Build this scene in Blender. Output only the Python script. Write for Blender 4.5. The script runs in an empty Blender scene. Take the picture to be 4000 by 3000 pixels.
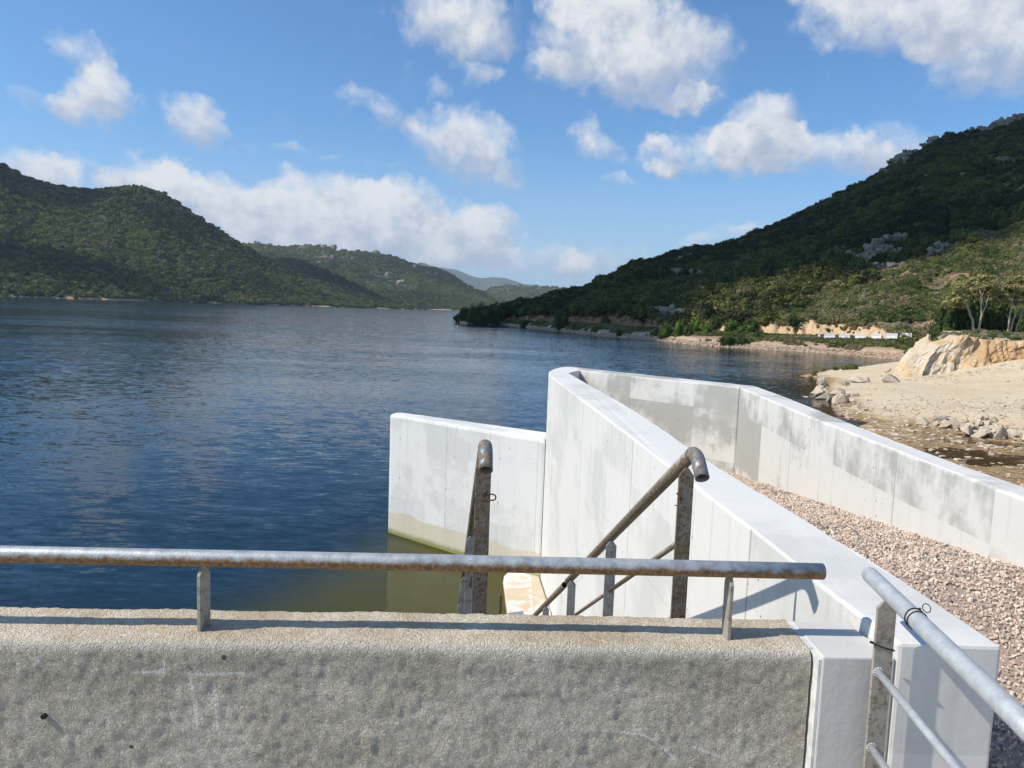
import bpy, bmesh, math, random
import numpy as np
from mathutils import Vector, Matrix, noise as mnoise

# ------------------------------------------------------------------ camera
sc = bpy.context.scene
COL = sc.collection
EYE = 4.18                                   # eye height above the lake
R_ = math.radians
cam_d = bpy.data.cameras.new('camera'); cam = bpy.data.objects.new('camera', cam_d); COL.objects.link(cam)
sc.camera = cam
cam_d.sensor_width = 36.0; cam_d.lens = 26.1; cam_d.clip_start = 0.05; cam_d.clip_end = 40000
_p, _r = R_(5.65), 0.036
_f = Vector((0, math.cos(_p), -math.sin(_p))); _u = Vector((0, math.sin(_p), math.cos(_p))); _x = Vector((1, 0, 0))
_cr = _x * math.cos(_r) + _u * math.sin(_r); _cu = -_x * math.sin(_r) + _u * math.cos(_r)
cam.matrix_world = Matrix(((_cr.x, _cu.x, -_f.x, 0), (_cr.y, _cu.y, -_f.y, 0), (_cr.z, _cu.z, -_f.z, EYE), (0, 0, 0, 1)))

sc.view_settings.view_transform = 'Standard'; sc.view_settings.look = 'None'
sc.view_settings.exposure = 0.0; sc.view_settings.gamma = 1.0
sc.cycles.max_bounces = 8; sc.cycles.transparent_max_bounces = 8
sc.cycles.volume_bounces = 0

# ------------------------------------------------------------------ sun
SUN_EL = 45.0
SUND = Vector((-0.686, -0.171, 0.707)).normalized()      # towards the sun: left and slightly behind
sun_d = bpy.data.lights.new('sun', 'SUN'); sun = bpy.data.objects.new('sun', sun_d); COL.objects.link(sun)
sun_d.energy = 4.8; sun_d.angle = R_(0.53); sun_d.color = (1.0, 0.94, 0.84)
sun.rotation_euler = SUND.to_track_quat('Z', 'Y').to_euler()

# ------------------------------------------------------------------ node helper
class NT:
    def __init__(s, tree): s.t = tree; s.n = tree.nodes; s.l = tree.links
    def node(s, typ, **kw):
        n = s.n.new(typ)
        for k, v in kw.items(): setattr(n, k, v)
        return n
    def put(s, sock, v):
        if v is None: return
        if isinstance(v, bpy.types.NodeSocket): s.l.new(v, sock)
        else:
            if hasattr(sock, 'default_value'):
                dv = sock.default_value
                if hasattr(dv, '__len__') and not hasattr(v, '__len__'): v = (v,) * len(dv)
                if hasattr(dv, '__len__') and len(dv) == 4 and len(v) == 3: v = tuple(v) + (1,)
                sock.default_value = v
    def m(s, op, a, b=None, c=None, clamp=False):
        n = s.node('ShaderNodeMath', operation=op); n.use_clamp = clamp
        s.put(n.inputs[0], a); s.put(n.inputs[1], b); s.put(n.inputs[2], c); return n.outputs[0]
    def vm(s, op, a, b=None, out=0, sc_=None):
        n = s.node('ShaderNodeVectorMath', operation=op)
        s.put(n.inputs[0], a); s.put(n.inputs[1], b)
        if sc_ is not None: s.put(n.inputs['Scale'], sc_)
        return n.outputs[out]
    def noise(s, vec, scale, detail=3, rough=0.55, dist=0.0, col=False):
        n = s.node('ShaderNodeTexNoise'); s.put(n.inputs['Vector'], vec)
        s.put(n.inputs['Scale'], scale); s.put(n.inputs['Detail'], detail); s.put(n.inputs['Roughness'], rough); s.put(n.inputs['Distortion'], dist)
        return n.outputs['Color' if col else 'Fac']
    def voro(s, vec, scale, out='Distance', feature='F1'):
        n = s.node('ShaderNodeTexVoronoi', feature=feature); s.put(n.inputs['Vector'], vec); s.put(n.inputs['Scale'], scale)
        return n.outputs[out]
    def ramp(s, f, a, b, lo=0.0, hi=1.0, smooth=True):
        n = s.node('ShaderNodeMapRange'); n.clamp = True
        if smooth: n.interpolation_type = 'SMOOTHSTEP'
        s.put(n.inputs[0], f); s.put(n.inputs[1], a); s.put(n.inputs[2], b); s.put(n.inputs[3], lo); s.put(n.inputs[4], hi)
        return n.outputs[0]
    def mix(s, f, a, b, mode='MIX'):
        n = s.node('ShaderNodeMix', data_type='RGBA', blend_type=mode)
        s.put(n.inputs[0], f); s.put(n.inputs[6], a); s.put(n.inputs[7], b); return n.outputs[2]
    def mapping(s, vec, scale=(1, 1, 1), loc=(0, 0, 0), rot=(0, 0, 0)):
        n = s.node('ShaderNodeMapping'); s.put(n.inputs[0], vec); n.inputs['Scale'].default_value = scale
        n.inputs['Location'].default_value = loc; n.inputs['Rotation'].default_value = rot; return n.outputs[0]
    def xyz(s, vec):
        n = s.node('ShaderNodeSeparateXYZ'); s.put(n.inputs[0], vec); return n.outputs
    def comb(s, x, y, z):
        n = s.node('ShaderNodeCombineXYZ'); s.put(n.inputs[0], x); s.put(n.inputs[1], y); s.put(n.inputs[2], z); return n.outputs[0]
    def bump(s, h, strength=1.0, dist=0.01, normal=None):
        n = s.node('ShaderNodeBump'); s.put(n.inputs['Height'], h); s.put(n.inputs['Strength'], strength); s.put(n.inputs['Distance'], dist)
        if normal is not None: s.put(n.inputs['Normal'], normal)
        return n.outputs[0]

def new_mat(name):
    m = bpy.data.materials.new(name); m.use_nodes = True
    t = NT(m.node_tree); b = [n for n in t.n if n.type == 'BSDF_PRINCIPLED'][0]
    b.inputs['Specular IOR Level'].default_value = 0.25; b.inputs['Roughness'].default_value = 0.8
    return m, t, b

# ------------------------------------------------------------------ world: Nishita sky with procedural clouds
w = bpy.data.worlds.new('World'); sc.world = w; w.use_nodes = True
t = NT(w.node_tree)
bg = [n for n in t.n if n.type == 'BACKGROUND'][0]
sky = t.node('ShaderNodeTexSky', sky_type='NISHITA'); sky.sun_disc = False
sky.sun_elevation = R_(SUN_EL); sky.sun_rotation = math.atan2(SUND.x, SUND.y)
sky.air_density = 1.0; sky.dust_density = 0.6; sky.ozone_density = 2.0; sky.altitude = 100
tc = t.node('ShaderNodeTexCoord')
dirn = t.vm('NORMALIZE', tc.outputs['Generated'])
dx, dy, dz = t.xyz(dirn)
az = t.m('MULTIPLY', t.m('ARCTAN2', dx, dy), 57.29578)
el = t.m('MULTIPLY', t.m('ARCSINE', dz), 57.29578)
base = t.comb(az, el, 0.0)
n1 = t.vm('SUBTRACT', t.noise(base, 0.16, 5, 0.6, col=True), (0.5, 0.5, 0.5))
n2 = t.vm('SUBTRACT', t.noise(base, 0.6, 4, 0.6, col=True), (0.5, 0.5, 0.5))
warp = t.vm('ADD', t.vm('SCALE', n1, sc_=4.0), t.vm('SCALE', n2, sc_=2.0))
ae = t.vm('ADD', base, warp)
# azimuth, elevation, half width, half height, weight, tilt (degrees)
CLOUDS = [(-28.9, 12.8, 2.4, 2.0, 1.0, -10), (-29.9, 15.4, 2.2, 1.1, .6, -25), (-31.9, 12.3, 1.8, .8, .45, 0), (-23.2, 12.0, 1.9, 1.9, .95, -20),
    (-32.4, 7.6, 2.6, 1.6, 1.0, -15), (-29.8, 8.3, 2.2, .8, .5, -10), (-25.6, 7.6, 3.0, 1.6, 1.1, 0), (-21.5, 6.6, 4.8, 2.4, 1.1, -5), (-14.4, 6.0, 5.6, 3.1, 1.2, 0),
    (-9.3, 6.6, 3.4, 2.6, 1.1, 0), (-11.0, 4.6, 8.5, 2.0, .9, -2), (-3.2, 5.6, 3.3, 2.2, 1.2, 0), (-4.0, 11.7, 4.6, 2.5, .95, -22), (-10.6, 14.2, 3.0, .9, .6, -18),
    (-2.9, 16.9, 1.5, 1.1, .72, 0), (-6.0, 16.0, .9, .7, .5, 0), (-4.8, 20.3, 4.2, 2.4, 1.0, 0), (8.0, 18.8, 6.8, 3.3, 1.15, -8), (5.0, 21.6, 4.0, 1.8, .9, 0), (2.0, 17.6, 2.6, 1.2, .55, 0),
    (5.4, 12.6, 2.4, 1.3, .68, -35), (7.0, 9.8, 1.5, .55, .5, -10), (17.2, 12.8, 3.0, 2.6, 1.05, 15), (12.4, 15.4, 2.2, .9, .55, 0), (14.6, 11.9, 5.5, 1.8, .75, 0), (22.0, 11.4, 4.6, 1.5, .85, -6),
    (10.0, 12.6, 1.6, .6, .55, 0), (11.0, 11.0, 1.7, .55, .5, 0), (26.2, 12.0, 2.4, 2.0, .6, 0), (27.0, 20.0, 7.5, 2.6, 1.1, -6), (31.0, 17.4, 4.6, 2.8, 1.0, -15), (24.0, 22.5, 6.0, 2.0, .9, 0),
    (3.0, 3.9, 9.0, 1.3, .62, 0), (4.6, 3.8, 1.6, .7, .6, 0), (15.0, 5.9, 4.0, .7, .55, 6), (-14.0, 10.4, 7.0, .5, .34, -3),
    (-60, 15, 16, 5, .9, 0), (-85, 28, 14, 7, .9, 0), (60, 16, 16, 6, 1.0, 0), (95, 30, 18, 8, 1.0, 0), (140, 22, 24, 7, 1.0, 0), (-140, 24, 22, 7, 1.0, 0), (175, 35, 20, 9, 1.0, 0), (10, 40, 16, 6, .9, 0)]
tot = None; hsum = None
for (ca, ce, rx, ry, wt, rot) in CLOUDS:
    c, s_ = math.cos(R_(rot)), math.sin(R_(rot))
    d = t.vm('SUBTRACT', ae, (ca, ce, 0))
    lx = t.vm('DOT_PRODUCT', d, (c / (rx * 1.2), s_ / (rx * 1.2), 0), out='Value')
    ly = t.vm('DOT_PRODUCT', d, (-s_ / (ry * 1.2), c / (ry * 1.2), 0), out='Value')
    q = t.m('ADD', t.m('MULTIPLY', lx, lx), t.m('MULTIPLY', ly, ly))
    f = t.m('MULTIPLY', t.m('POWER', t.m('SUBTRACT', 1.0, q, clamp=True), 0.8), wt)
    hl = t.m('MULTIPLY', t.m('MULTIPLY_ADD', lx, -0.35, ly), f)
    tot = f if tot is None else t.m('ADD', tot, f)
    hsum = hl if hsum is None else t.m('ADD', hsum, hl)
edge = t.noise(base, 0.5, 6, 0.56)
edge2 = t.noise(base, 1.7, 6, 0.6)
dens = t.m('ADD', tot, t.m('MULTIPLY_ADD', t.m('SUBTRACT', edge, 0.5), 1.25, t.m('MULTIPLY', t.m('SUBTRACT', edge2, 0.5), 0.34)))
alpha = t.ramp(dens, 0.08, 1.12)
alpha = t.m('MULTIPLY', alpha, 0.96)
rel = t.m('DIVIDE', hsum, t.m('MAXIMUM', tot, 0.05))
shade = t.m('ADD', t.m('MULTIPLY', rel, 0.55), t.m('MULTIPLY', t.m('SUBTRACT', t.noise(base, 0.42, 6, 0.6), 0.5), 1.7))
lit = t.ramp(shade, -0.42, 0.34)
ccol = t.mix(lit, (4.6, 5.3, 6.7), (8.7, 8.8, 8.9))
skyc = t.mix(1.0, sky.outputs[0], (0.80, 1.22, 1.56), 'MULTIPLY')
hz = t.ramp(el, -2.0, 14.0, 0.78, 0.0)
skyc = t.mix(hz, skyc, (4.6, 6.2, 8.4))
t.put(bg.inputs['Color'], t.mix(alpha, skyc, ccol))
bg.inputs['Strength'].default_value = 0.1

# ------------------------------------------------------------------ numpy noise
def _hash(ix, iy, seed):
    h = (ix.astype(np.int64) * 374761393 + iy.astype(np.int64) * 668265263 + seed * 1442695041) & 0xffffffff
    h = ((h ^ (h >> 13)) * 1274126177) & 0xffffffff
    return ((h ^ (h >> 16)) & 0xffff) / 65535.0
def vnoise(x, y, seed=0):
    x = np.asarray(x, float); y = np.asarray(y, float)
    ix, iy = np.floor(x), np.floor(y); fx, fy = x - ix, y - iy
    fx = fx * fx * (3 - 2 * fx); fy = fy * fy * (3 - 2 * fy)
    a, b = _hash(ix, iy, seed), _hash(ix + 1, iy, seed); c, d = _hash(ix, iy + 1, seed), _hash(ix + 1, iy + 1, seed)
    return (a * (1 - fx) + b * fx) * (1 - fy) + (c * (1 - fx) + d * fx) * fy
def fbm(x, y, oct=4, seed=0):
    s, a, n = 0, 0.5, 0
    for o in range(oct):
        s = s + a * vnoise(np.asarray(x) * 2 ** o + 17.3 * o, np.asarray(y) * 2 ** o - 9.1 * o, seed + o); n += a; a *= 0.5
    return s / n - 0.5

# ------------------------------------------------------------------ object helpers
def link(name, me, mats=None, parent=None, smooth=False):
    o = bpy.data.objects.new(name, me); COL.objects.link(o)
    if mats is not None:
        for m in (mats if isinstance(mats, (list, tuple)) else [mats]): me.materials.append(m)
    if smooth:
        for p in me.polygons: p.use_smooth = True
    if parent is not None:
        o.parent = parent
        if not parent.get('_local'): o.matrix_parent_inverse = Matrix.Translation(-parent.location)
    return o
def mesh(name, v, f, mats=None, parent=None, smooth=False):
    me = bpy.data.meshes.new(name); me.from_pydata([tuple(p) for p in v], [], f); me.update()
    return link(name, me, mats, parent, smooth)
def bmobj(name, bm, mats=None, parent=None, smooth=False):
    me = bpy.data.meshes.new(name); bm.normal_update(); bm.to_mesh(me); bm.free()
    return link(name, me, mats, parent, smooth)
def tag(o, label=None, cat=None, group=None, kind=None):
    if label: o['label'] = label
    if cat: o['category'] = cat
    if group: o['group'] = group
    if kind: o['kind'] = kind
    return o
def empty(name, loc=(0, 0, 0), label=None, cat=None, group=None):
    o = bpy.data.objects.new(name, None); COL.objects.link(o); o.location = loc; o.empty_display_size = 0.2
    return tag(o, label, cat, group)
def bevel(o, w, seg=2, ang=40):
    m = o.modifiers.new('bevel', 'BEVEL'); m.width = w; m.segments = seg; m.limit_method = 'ANGLE'; m.angle_limit = R_(ang); return o
def grid_mesh(name, X, Y, Z, mats, parent=None, smooth=True, uv=None):
    n, m = X.shape
    v = np.stack([X.ravel(), Y.ravel(), Z.ravel()], 1)
    i = np.arange(n * m).reshape(n, m)
    f = np.stack([i[:-1, :-1].ravel(), i[:-1, 1:].ravel(), i[1:, 1:].ravel(), i[1:, :-1].ravel()], 1)
    me = bpy.data.meshes.new(name); me.from_pydata(v.tolist(), [], f.tolist()); me.update()
    return link(name, me, mats, parent, smooth)
def box_bm(bm, x0, x1, y0, y1, z0, z1, M=None):
    vs = [bm.verts.new((x, y, z)) for z in (z0, z1) for y in (y0, y1) for x in (x0, x1)]
    for q in ((0, 2, 3, 1), (4, 5, 7, 6), (0, 1, 5, 4), (2, 6, 7, 3), (0, 4, 6, 2), (1, 3, 7, 5)): bm.faces.new([vs[i] for i in q])
    if M is not None:
        for v in vs: v.co = M @ v.co
    return vs
def tube_bm(bm, pts, rad, seg=16, caps=True):
    pts = [Vector(p) for p in pts]; n = len(pts)
    rad = rad if isinstance(rad, (list, tuple)) else [rad] * n
    rings = []; prev = None
    for i, p in enumerate(pts):
        d = (pts[min(i + 1, n - 1)] - pts[max(i - 1, 0)]).normalized()
        if prev is None: a = d.orthogonal().normalized()
        else:
            a = prev - d * prev.dot(d); a = a.normalized() if a.length > 1e-6 else d.orthogonal().normalized()
        prev = a; b = d.cross(a)
        rings.append([bm.verts.new(p + (a * math.cos(2 * math.pi * k / seg) + b * math.sin(2 * math.pi * k / seg)) * rad[i]) for k in range(seg)])
    for r0, r1 in zip(rings, rings[1:]):
        for k in range(seg):
            f = bm.faces.new((r0[k], r0[(k + 1) % seg], r1[(k + 1) % seg], r1[k])); f.smooth = True
    if caps:
        bm.faces.new(rings[0][::-1]); bm.faces.new(rings[-1])
    return rings
def hollow_tube(bm, pts, r, wall=0.004, seg=20):
    a = tube_bm(bm, pts, r, seg, False); b = tube_bm(bm, pts, r - wall, seg, False)
    for f in list(bm.faces):
        pass
    for ra, rb in ((a[0], b[0]), (a[-1], b[-1])):
        for k in range(seg): bm.faces.new((ra[k], ra[(k + 1) % seg], rb[(k + 1) % seg], rb[k]))
    bmesh.ops.recalc_face_normals(bm, faces=bm.faces)

# wall = extruded footprint, UV = (metres along the outline, height)
def wall_prism(name, poly, z0, z1, mat, parent=None, bev=0.02, topz=None):
    rj = random.Random(len(poly) * 7 + 3); P0, T0 = [], []
    for i in range(len(poly)):
        (xa, ya), (xb, yb) = poly[i], poly[(i + 1) % len(poly)]; ta, tb = (topz[i], topz[(i + 1) % len(poly)]) if topz else (z1, z1)
        m_ = max(1, int(math.hypot(xb - xa, yb - ya) / .16))
        for q in range(m_):
            P0.append((xa + (xb - xa) * q / m_ + rj.uniform(-.0022, .0022) * (q > 0), ya + (yb - ya) * q / m_ + rj.uniform(-.0022, .0022) * (q > 0))); T0.append(ta + (tb - ta) * q / m_ + rj.uniform(-.002, .002))
    poly, topz = P0, T0
    bm = bmesh.new(); uvl = bm.loops.layers.uv.new('UVMap'); n = len(poly)
    lo = [bm.verts.new((x, y, z0)) for x, y in poly]
    hi = [bm.verts.new((x, y, (topz[i] if topz else z1))) for i, (x, y) in enumerate(poly)]
    u = 0.0
    for i in range(n):
        j = (i + 1) % n; L = math.hypot(poly[j][0] - poly[i][0], poly[j][1] - poly[i][1])
        f = bm.faces.new((lo[i], lo[j], hi[j], hi[i]))
        for lp, uv in zip(f.loops, ((u, z0), (u + L, z0), (u + L, hi[j].co.z), (u, hi[i].co.z))): lp[uvl].uv = uv
        u += L
    for f in (bm.faces.new(hi), bm.faces.new(lo[::-1])):
        for lp in f.loops: lp[uvl].uv = (lp.vert.co.y, lp.vert.co.x + 50)
    bmesh.ops.recalc_face_normals(bm, faces=bm.faces)
    o = bmobj(name, bm, mat, parent)
    if bev: bevel(o, bev, 2, 50)
    return o

# ------------------------------------------------------------------ materials
def mat_concrete(name, base=(0.72, 0.715, 0.69), dark=(0.5, 0.5, 0.47), stain=0.35, band=False, panel=2.35, lo=0.52, hi=0.66, bumpd=0.004, holes=1.0, pw=0.10, ties=0.0, crest=3.23):
    m, t, b = new_mat(name)
    uvn = t.node('ShaderNodeUVMap').outputs[0]; g = t.node('ShaderNodeNewGeometry')
    P = g.outputs['Position']; px, py, pz = t.xyz(P); u, v, _ = t.xyz(uvn)
    big = t.noise(P, 0.9, 5, 0.62); mid = t.noise(P, 3.5, 5, 0.65); fine = t.noise(P, 60, 3, 0.6)
    st = t.noise(t.mapping(uvn, (9, 0.5, 1)), 1.0, 4, 0.6)
    pan = t.node('ShaderNodeTexWhiteNoise', noise_dimensions='2D')
    t.put(pan.inputs['Vector'], t.comb(t.m('FLOOR', t.m('DIVIDE', u, panel * 0.5)), t.m('FLOOR', t.m('DIVIDE', v, 0.72)), 0))
    blot = t.m('ADD', t.m('MULTIPLY', big, 0.75), t.m('MULTIPLY', mid, 0.38))
    blot = t.m('ADD', blot, t.m('MULTIPLY', t.m('SUBTRACT', pan.outputs[0], 0.5), pw))
    blot = t.m('ADD', blot, t.m('MULTIPLY', t.m('SUBTRACT', st, 0.5), 0.14))
    fac = t.m('MULTIPLY', t.ramp(blot, lo, hi), stain)
    c = t.mix(fac, base, dark)
    c = t.mix(t.ramp(st, 0.55, 0.78, 0, 0.16), c, (0.45, 0.44, 0.4))
    c = t.mix(t.ramp(t.noise(P, 1.6, 3), 0.55, 0.75, 0, 0.25), c, tuple(k * 0.93 * q for k, q in zip(base, (1.0, 0.975, 0.93))))
    c = t.mix(t.ramp(fine, 0.3, 0.7, 0.07, 0.0), c, (0.3, 0.3, 0.28))
    # board joints every panel and one horizontal pour line
    ju = t.m('ABSOLUTE', t.m('SUBTRACT', t.m('FRACT', t.m('DIVIDE', t.m('ADD', u, t.m('MULTIPLY', mid, 0.02)), panel)), 0.5))
    jl = t.ramp(ju, 0.0, 0.006, 0.8, 0.0)
    jv = t.m('ABSOLUTE', t.m('SUBTRACT', t.m('FRACT', t.m('DIVIDE', t.m('ADD', v, t.m('MULTIPLY', mid, 0.03)), 0.98)), 0.42))
    jl2 = t.ramp(jv, 0.0, 0.009, 0.3, 0.0)
    joint = t.m('MAXIMUM', jl, t.m('MULTIPLY', jl2, t.ramp(big, 0.42, 0.55)))
    up = t.xyz(g.outputs['Normal'])[2]
    side = t.ramp(up, 0.3, 0.6, 1.0, 0.0)
    c = t.mix(t.m('MULTIPLY', joint, side), c, (0.3, 0.3, 0.28))
    # air holes: sparse small pits
    vd = t.voro(P, 16.0); keep = t.voro(P, 16.0, 'Color'); kx = t.xyz(keep)[0]
    rad = t.m('MULTIPLY', t.ramp(kx, 0.72, 1.0, 0, 0.16), holes)
    pit = t.m('MULTIPLY', t.m('LESS_THAN', vd, rad), side)
    c = t.mix(t.m('MULTIPLY', pit, 0.75), c, (0.16, 0.16, 0.15))
    dep = t.m('SUBTRACT', crest, pz)
    drip = t.m('MULTIPLY', t.ramp(t.noise(t.mapping(uvn, (16, .25, 1)), 1.0, 4, .7), 0.52, 0.72), t.m('MULTIPLY', t.ramp(dep, 0.0, 0.75, 1, 0), t.ramp(dep, 0.0, 0.02)))
    c = t.mix(t.m('MULTIPLY', t.m('MULTIPLY', drip, side), 0.32), c, (0.3, 0.295, 0.27))
    chip = t.m('MULTIPLY', t.ramp(t.noise(P, 34, 4, .7), 0.60, 0.68), t.ramp(t.m('ABSOLUTE', t.m('SUBTRACT', dep, 0.012)), 0.0, 0.03, 1, 0))
    c = t.mix(t.m('MULTIPLY', t.m('MULTIPLY', chip, side), 0.6), c, (0.42, 0.4, 0.36))
    c = t.mix(t.m('MULTIPLY', t.ramp(t.noise(P, 9, 6, .7), 0.54, 0.72), t.m('MULTIPLY', t.m('SUBTRACT', 1.0, side), 0.22)), c, (0.46, 0.45, 0.42))
    if ties:
        tu = t.m('SUBTRACT', t.m('MULTIPLY', t.m('FRACT', t.m('DIVIDE', u, 1.175)), 1.175), .3); tv = t.m('SUBTRACT', t.m('MULTIPLY', t.m('FRACT', t.m('DIVIDE', v, 0.72)), 0.72), .36)
        td = t.m('SQRT', t.m('ADD', t.m('MULTIPLY', tu, tu), t.m('MULTIPLY', tv, tv)))
        c = t.mix(t.m('MULTIPLY', t.m('MULTIPLY', t.ramp(td, 0.016, 0.026, 1, 0), side), ties), c, (0.34, 0.34, 0.32))
        run = t.m('MULTIPLY', t.ramp(t.m('ABSOLUTE', t.m('ADD', tu, t.m('MULTIPLY', mid, .02))), 0.0, 0.03, 1, 0), t.ramp(tv, -.34, 0.0))
        c = t.mix(t.m('MULTIPLY', t.m('MULTIPLY', run, side), ties * .35), c, (0.4, 0.39, 0.36))
    if band:
        wob = t.m('MULTIPLY', t.m('SUBTRACT', t.noise(P, 5.0, 5, .7), 0.5), 0.08)
        zz = t.m('ADD', pz, wob)
        low = t.ramp(zz, 0.37, 0.41, 1.0, 0.0)
        c = t.mix(t.m('MULTIPLY', low, 0.8), c, (0.55, 0.49, 0.36))
        ln = t.m('MULTIPLY', t.ramp(zz, 0.38, 0.41), t.ramp(zz, 0.41, 0.47, 1, 0))
        c = t.mix(t.m('MULTIPLY', ln, t.ramp(t.noise(P, 1.6, 4), 0.42, 0.62, 0.0, 0.6)), c, (0.5, 0.38, 0.14))
        gr = t.ramp(t.m('ADD', pz, t.m('MULTIPLY', wob, 1.3)), 0.02, 0.14, 0.85, 0.0)
        c = t.mix(gr, c, (0.2, 0.2, 0.04))
    t.put(b.inputs['Base Color'], c); t.put(b.inputs['Roughness'], 0.85)
    h = t.m('ADD', t.m('MULTIPLY', t.noise(P, 25, 4, 0.6), 0.5), t.m('SUBTRACT', t.m('MULTIPLY', fine, 0.2), t.m('ADD', t.m('MULTIPLY', pit, 0.8), t.m('MULTIPLY', joint, 0.5))))
    t.put(b.inputs['Normal'], t.bump(h, 0.5, bumpd))
    return m
M_white = mat_concrete('white_concrete', base=(0.71, 0.69, 0.65), stain=0.5, lo=0.53, hi=0.70, pw=.16)
M_grey = mat_concrete('patchy_concrete', base=(0.67, 0.65, 0.61), dark=(0.38, 0.375, 0.34), stain=0.9, lo=0.53, hi=0.68, pw=.18, ties=.35)
M_wing = mat_concrete('wing_concrete', base=(0.72, 0.715, 0.69), dark=(0.55, 0.55, 0.52), stain=0.6, band=True, panel=0.98, pw=.12, ties=.6, crest=2.22)
M_block = mat_concrete('block_concrete', base=(0.62, 0.595, 0.55), dark=(0.5, 0.5, 0.48), stain=0.4, panel=7.0, bumpd=0.006, holes=1.2, crest=3.18)

def mat_stucco():
    m, t, b = new_mat('rough_stucco')
    g = t.node('ShaderNodeNewGeometry'); P = g.outputs['Position']; nz = t.xyz(g.outputs['Normal'])[2]; px, py, pz = t.xyz(P)
    big = t.noise(P, 2.2, 5, 0.6); mid = t.noise(P, 14, 5, 0.65); fine = t.noise(P, 130, 3, 0.65); gr = t.noise(P, 420, 2, 0.6)
    side = t.mix(t.ramp(big, 0.35, 0.66), (0.555, 0.50, 0.395), (0.66, 0.605, 0.50))
    side = t.mix(t.ramp(mid, 0.35, 0.7, 0.0, 0.45), side, (0.25, 0.235, 0.175))
    side = t.mix(t.ramp(fine, 0.42, 0.72, 0.0, 0.4), side, (0.52, 0.5, 0.45))
    # darker weathered belt under the lip, pale scraped patches
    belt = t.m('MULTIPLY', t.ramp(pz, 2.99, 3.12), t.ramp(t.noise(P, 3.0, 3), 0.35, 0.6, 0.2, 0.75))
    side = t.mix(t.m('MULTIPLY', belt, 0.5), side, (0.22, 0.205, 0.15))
    scr = t.ramp(t.noise(t.mapping(P, (4, 4, 3.4)), 1.3, 5, 0.7), 0.60, 0.74, 0, 0.25)
    side = t.mix(scr, side, (0.55, 0.55, 0.53))
    pock = t.m('LESS_THAN', t.voro(P, 11.0), t.ramp(t.xyz(t.voro(P, 11.0, 'Color'))[0], 0.9, 1.0, 0, 0.09))
    side = t.mix(t.m('MULTIPLY', pock, 0.85), side, (0.05, 0.05, 0.045))
    top = t.mix(t.ramp(mid, 0.3, 0.68), (0.62, 0.50, 0.35), (0.76, 0.665, 0.52))
    top = t.mix(t.ramp(big, 0.42, 0.66, 0, 0.5), top, (0.40, 0.30, 0.19))
    top = t.mix(t.ramp(t.noise(P, 48, 4, 0.7), 0.58, 0.72, 0, 0.7), top, (0.68, 0.62, 0.52))
    top = t.mix(t.ramp(t.voro(P, 90.0), 0.0, 0.32, 0.4, 0), top, (0.2, 0.155, 0.10))
    seg = None
    for (x0, z0, x1, z1, wd) in [(-1.359, 3.105, -1.337, 3.135, .006), (-1.089, 3.081, -0.994, 3.084, .005), (-0.994, 3.084, -0.994, 3.119, .005), (-0.92, 3.078, -0.765, 3.083, .005), (-0.92, 3.074, -0.907, 3.014, .004), (-0.905, 3.0, -0.898, 2.905, .009), (-0.846, 3.014, -0.843, 2.901, .004), (0.271, 2.916, 0.358, 2.911, .004), (0.358, 2.911, 0.445, 2.901, .004), (0.445, 2.901, 0.511, 2.856, .005), (0.511, 2.856, 0.545, 2.819, .006), (0.601, 2.865, 0.687, 2.829, .005)]:
        L2 = (x1 - x0) ** 2 + (z1 - z0) ** 2; ax, az_ = t.m('SUBTRACT', px, x0), t.m('SUBTRACT', pz, z0)
        h_ = t.m('MULTIPLY_ADD', ax, (x1 - x0) / L2, t.m('MULTIPLY', az_, (z1 - z0) / L2), clamp=True)
        ex, ez = t.m('SUBTRACT', ax, t.m('MULTIPLY', h_, x1 - x0)), t.m('SUBTRACT', az_, t.m('MULTIPLY', h_, z1 - z0))
        dd = t.m('SQRT', t.m('ADD', t.m('MULTIPLY', ex, ex), t.m('MULTIPLY', ez, ez)))
        q_ = t.ramp(t.m('ADD', dd, t.m('MULTIPLY', t.m('SUBTRACT', fine, 0.5), 0.008)), 0.0, wd * 1.4, 1, 0)
        seg = q_ if seg is None else t.m('MAXIMUM', seg, q_)
    side = t.mix(t.m('MULTIPLY', seg, 0.55), side, (0.78, 0.78, 0.75))
    lip = t.m('MULTIPLY', t.ramp(nz, 0.15, 0.5), t.ramp(nz, 0.7, 0.97, 1, 0))
    c = t.mix(t.ramp(t.m('ADD', nz, t.m('MULTIPLY', t.m('SUBTRACT', mid, 0.5), 0.7)), 0.35, 0.85), side, top)
    c = t.mix(t.m('MULTIPLY', lip, 0.55), c, (0.6, 0.58, 0.5))
    t.put(b.inputs['Base Color'], c); b.inputs['Roughness'].default_value = 0.95; b.inputs['Specular IOR Level'].default_value = 0.1
    ridge = t.m('ABSOLUTE', t.m('SUBTRACT', t.noise(P, 75, 3, 0.6, 0.8), 0.5))
    h = t.m('ADD', t.m('MULTIPLY', ridge, -2.2), t.m('ADD', t.m('MULTIPLY', t.noise(P, 28, 4, 0.6), 0.3), t.m('MULTIPLY', fine, 0.9)))
    h = t.m('SUBTRACT', h, t.m('MULTIPLY', pock, 1.5))
    t.put(b.inputs['Normal'], t.bump(h, 1.0, 0.009))
    return m
M_stucco = mat_stucco()

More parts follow.
